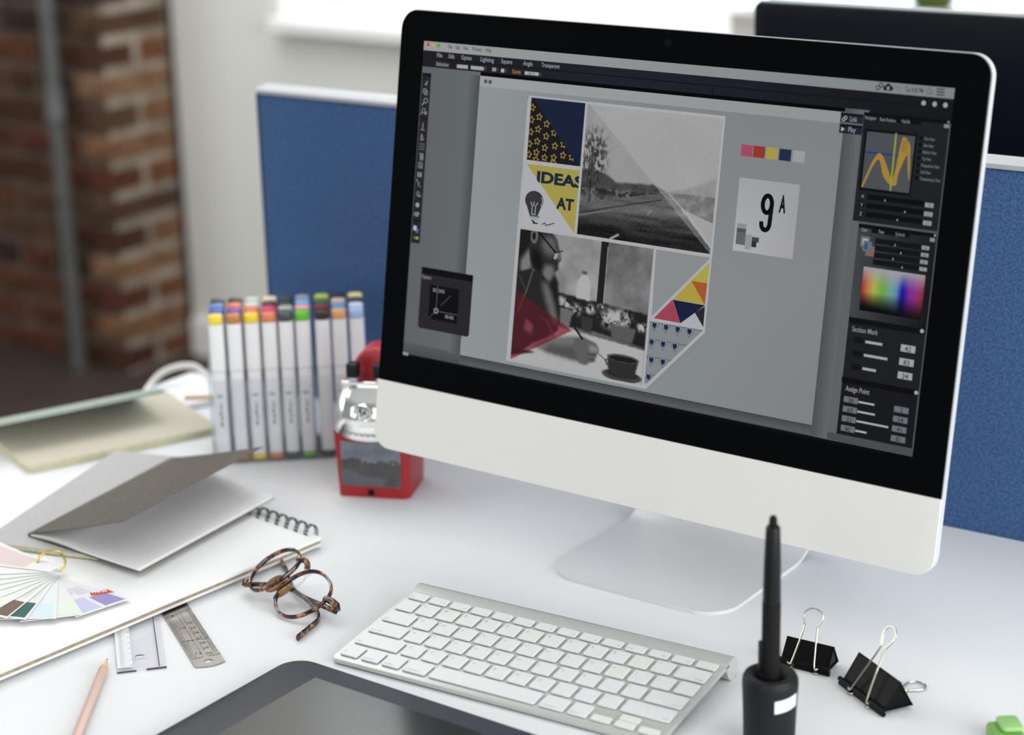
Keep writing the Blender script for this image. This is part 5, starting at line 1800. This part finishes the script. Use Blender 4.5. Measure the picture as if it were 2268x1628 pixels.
# ------------------------------------------------------------------ marker pens in a clear stand
MD = R(41.2)
md, mn = Vector((math.cos(MD), math.sin(MD), 0)), Vector((-math.sin(MD), math.cos(MD), 0))
mo = Vector((-0.5040, 0.0575, 0))         # base of the first pen of the front row
ms = empty('marker_stand', (mo.x, mo.y, 0), MD)
tag(ms, 'clear acrylic stand holding rows of marker pens beside the red sharpener', 'stand')
CX = [0, 0.0172, 0.0342, 0.0508, 0.0670, 0.0832, 0.1022, 0.1184, 0.1354]
RP = 0.0178
x0, x1, y0, y1 = -0.0112, 0.1466, -0.0100, 3 * RP + 0.0104
for nm, lo, hi in (('base_plate', (x0, y0, 0.0), (x1, y1, 0.0016)), ('front_sheet', (x0, y0, 0.0018), (x1, y0 + 0.0014, 0.086)), ('back_sheet', (x0, y1 - 0.0014, 0.0018), (x1, y1, 0.100)),
                   ('side_sheet', (x0, y0 + 0.0016, 0.0018), (x0 + 0.0014, y1 - 0.0016, 0.096)), ('side_sheet', (x1 - 0.0014, y0 + 0.0016, 0.0018), (x1, y1 - 0.0016, 0.096))):
    q = MB(); q.box(lo, hi, 0.0003, 1); q.build(nm, M_acrylic, ms, smooth=False)
for a, c in zip(CX[:-1], CX[1:]):
    q = MB(); xm = (a + c) / 2; q.box((xm - 0.0004, y0 + 0.0018, 0.0018), (xm + 0.0004, y1 - 0.0018, 0.070)); q.build('divider', M_acrylic, ms, smooth=False)
caps = [
    [('yellow', (232, 206, 62)), ('blue', (66, 78, 186)), ('steel blue', (92, 134, 190)), ('charcoal', (48, 54, 58))],
    [('ochre brown', (182, 124, 64)), ('purple', (116, 68, 178)), ('orange', (232, 126, 56)), ('black', (34, 34, 36))],
    [('golden yellow', (232, 202, 48)), ('coral red', (232, 106, 88)), ('pale mint', (210, 220, 200)), ('pale grey', (200, 206, 206))],
    [('terracotta', (212, 128, 88)), ('crimson pink', (212, 58, 108)), ('maroon', (78, 48, 58)), ('cream', (224, 214, 180))],
    [('slate grey', (70, 76, 82)), ('stone grey', (180, 176, 166)), ('bottle green', (30, 62, 52)), ('dark grey', (58, 64, 74))],
    [('leaf green', (98, 188, 50)), ('pink', (236, 166, 184)), ('sky blue', (128, 180, 226)), ('lilac grey', (150, 150, 168))],
    [('dark brown', (58, 44, 40)), ('dark red', (128, 40, 50)), ('forest green', (48, 108, 70)), ('lime', (184, 200, 70))],
    [('tan', (218, 164, 108)), ('azure', (80, 164, 214)), ('beige', (214, 190, 160)), ('ink black', (44, 46, 58))],
    [('periwinkle', (164, 190, 230)), ('ice blue', (208, 218, 236)), ('navy', (44, 60, 86)), ('pale yellow', (234, 224, 150))],
]
ROWN = ('front', 'second', 'third', 'back')
COLN = ('first', 'second', 'third', 'fourth', 'fifth', 'sixth', 'seventh', 'eighth', 'ninth')


def rsq(w, d, r_, n=4):
    return rrect(-w / 2, -d / 2, w / 2, d / 2, r_, n)


q = MB(); q.prism(rsq(0.0136, 0.0122, 0.0042), 0.0062, 0.0920); barrel_me = None
proto_parts = []
mk = empty('marker_pen', (0, 0, 0))
q.build('barrel', M_barrel, mk, angle=30)
q = MB(); q.prism(rsq(0.0144, 0.0130, 0.0046), 0.0926, 0.1395); q.build('upper_cap', M_barrel, mk, angle=30)
q = MB(); q.prism(rsq(0.0144, 0.0130, 0.0046), 0.0002, 0.0060, 0.0006, 1); q.build('lower_plug', M_barrel, mk, angle=30)
q = MB(); q.prism(rsq(0.0140, 0.0126, 0.0046), 0.1396, 0.1482, 0.0014, 2); q.build('colour_end', M_barrel, mk, angle=30)
q = MB()
for k, (za, zb_, xo) in enumerate(((0.036, 0.041, 0.0), (0.0425, 0.046, 0.0005), (0.047, 0.052, -0.0003), (0.0535, 0.057, 0.0004), (0.0585, 0.060, 0.0), (0.066, 0.0685, 0.001), (0.066, 0.0685, -0.002))):
    q.add([(xo - 0.0011, -0.00622, za), (xo + 0.0011, -0.00622, za), (xo + 0.0011, -0.00622, zb_), (xo - 0.0011, -0.00622, zb_)], [(0, 1, 2, 3)])
q.build('printed_mark', M_inkgrey, mk, smooth=False)
first = True
for ci, col4 in enumerate(caps):
    for ri in range(4):
        nm, rgb_ = col4[ri]
        m = mat('marker_ink_' + nm.replace(' ', '_'), rgb_, 0.35, spec=0.4)
        o = mk if first else copy_tree(mk)
        first = False
        p = mo + md * CX[ci] + mn * (RP * ri)
        o.location = (p.x, p.y, 0.0017)
        o.rotation_euler = (0, 0, MD)
        tag(o, 'white marker pen with %s cap, %s column, %s row of the clear stand' % (nm, COLN[ci], ROWN[ri]), 'marker', 'marker pens in the clear stand')
        for ch in o.children:
            if ch.name.startswith('colour_end') or ch.name.startswith('lower_plug'):
                ch.data = ch.data.copy()
                ch.data.materials.clear()
                ch.data.materials.append(m)
        if ri > 0 or ci in (1, 6, 8):
            for ch in list(o.children):
                if ch.name.startswith('printed_mark') and o is not mk:
                    bpy.data.objects.remove(ch)

# ------------------------------------------------------------------ cream notebook at the back left
ce = Vector((0.380, 0.925, 0)).normalized()      # along its front edge
cn = empty('cream_notebook', (-0.6404, -0.0758, 0), math.atan2(ce.y, ce.x))
tag(cn, 'cream ruled notebook with a pale green cover half lifted at the desk end', 'notebook')
# local x along front edge, local +y away from it
b = MB(); b.prism(rrect(0, 0, 0.205, 0.146, [0.008, 0.008, 0.002, 0.002], 4), 0.0002, 0.0012); b.build('back_cover', M_cream, cn, smooth=False)
b = MB(); b.prism(rrect(0.001, 0.001, 0.204, 0.145, [0.008, 0.008, 0.002, 0.002], 4), 0.0013, 0.0070, 0.0004, 1); b.build('pages', M_creamedge, cn)
b = MB(); b.prism(rrect(0.0016, 0.0016, 0.2034, 0.144, [0.008, 0.008, 0.002, 0.002], 4), 0.0071, 0.0074); b.build('top_page', mat('ruled_cream_sheet', (196, 190, 174), 0.8, spec=0.2), cn, smooth=False)
b = MB()
for k in range(26):
    y = 0.010 + k * 0.005
    b.add([(0.006, y, 0.00746), (0.199, y, 0.00746), (0.199, y + 0.0003, 0.00746), (0.006, y + 0.0003, 0.00746)], [(0, 1, 2, 3)])
tag(b.build('ruled_lines', mat('faint_ruling', (204, 200, 184), 0.8), cn, smooth=False), kind='stuff')
b = MB()
vs, fs = [], []
nseg = 10
for i in range(nseg + 1):
    t = i / nseg
    y = 0.1455 - 0.0880 * t
    z = 0.0080 + 0.0270 * t + 0.0012 * math.sin(PI * t)
    for x in (-0.012, 0.1690):
        vs.append((x, y, z)); vs.append((x, y + 0.0008, z + 0.0034))
for i in range(nseg):
    q, p = 4 * i, 4 * (i + 1)
    fs += [(q, q + 2, p + 2, p), (q + 1, p + 1, p + 3, q + 3), (q, p, p + 1, q + 1), (q + 2, q + 3, p + 3, p + 2)]
fs += [(0, 1, 3, 2), (4 * nseg, 4 * nseg + 2, 4 * nseg + 3, 4 * nseg + 1)]
b.add(vs, fs)
b.build('lifted_cover', M_pale, cn, angle=30)

# ------------------------------------------------------------------ white block of paper, brown stick and cable behind it
wp = empty('paper_block', (-0.690, 0.165, 0), R(66))
tag(wp, 'white block of loose papers behind the cream notebook', 'paper')
b = MB(); b.prism(rrect(0.0, -0.050, 0.090, 0.015, 0.001, 2), 0.0002, 0.0040); b.build('sheets', M_paper, wp, smooth=False)
b = MB(); b.prism(rrect(0.002, -0.048, 0.088, 0.013, 0.001, 2), 0.0041, 0.0060); b.build('top_sheets', M_paper, wp, smooth=False)
bs = empty('wooden_stick', (-0.660, 0.160, 0.0062), R(38))
tag(bs, 'short ochre wooden stick lying on the white papers by the markers', 'stick')
b = MB(); b.box((0.0, -0.0022, 0.0), (0.05, 0.0022, 0.0028), 0.0006, 1); b.build('stick', M_orange, bs, smooth=False)
cb = empty('white_cable', (-0.74, 0.22, 0))
tag(cb, 'looped white cable lying at the back of the desk by the brick wall', 'cable')
pts = catmull([(p[0] + 0.74, p[1] - 0.22, p[2]) for p in ((-0.712, 0.150, 0.0038), (-0.728, 0.176, 0.0050), (-0.727, 0.192, 0.0140), (-0.716, 0.206, 0.0200), (-0.704, 0.220, 0.0190), (-0.690, 0.222, 0.0120), (-0.676, 0.220, 0.0100))], 6)
b = MB(); b.tube(pts, 0.0036, 10); b.build('cord', mat('white_cable_sheath', (222, 220, 216), 0.5), cb)
b = MB(); b.tube([(0.064, 0.000, 0.0100), (0.090, -0.004, 0.0100)], 0.0055, 10); b.build('plug', M_paper, cb)
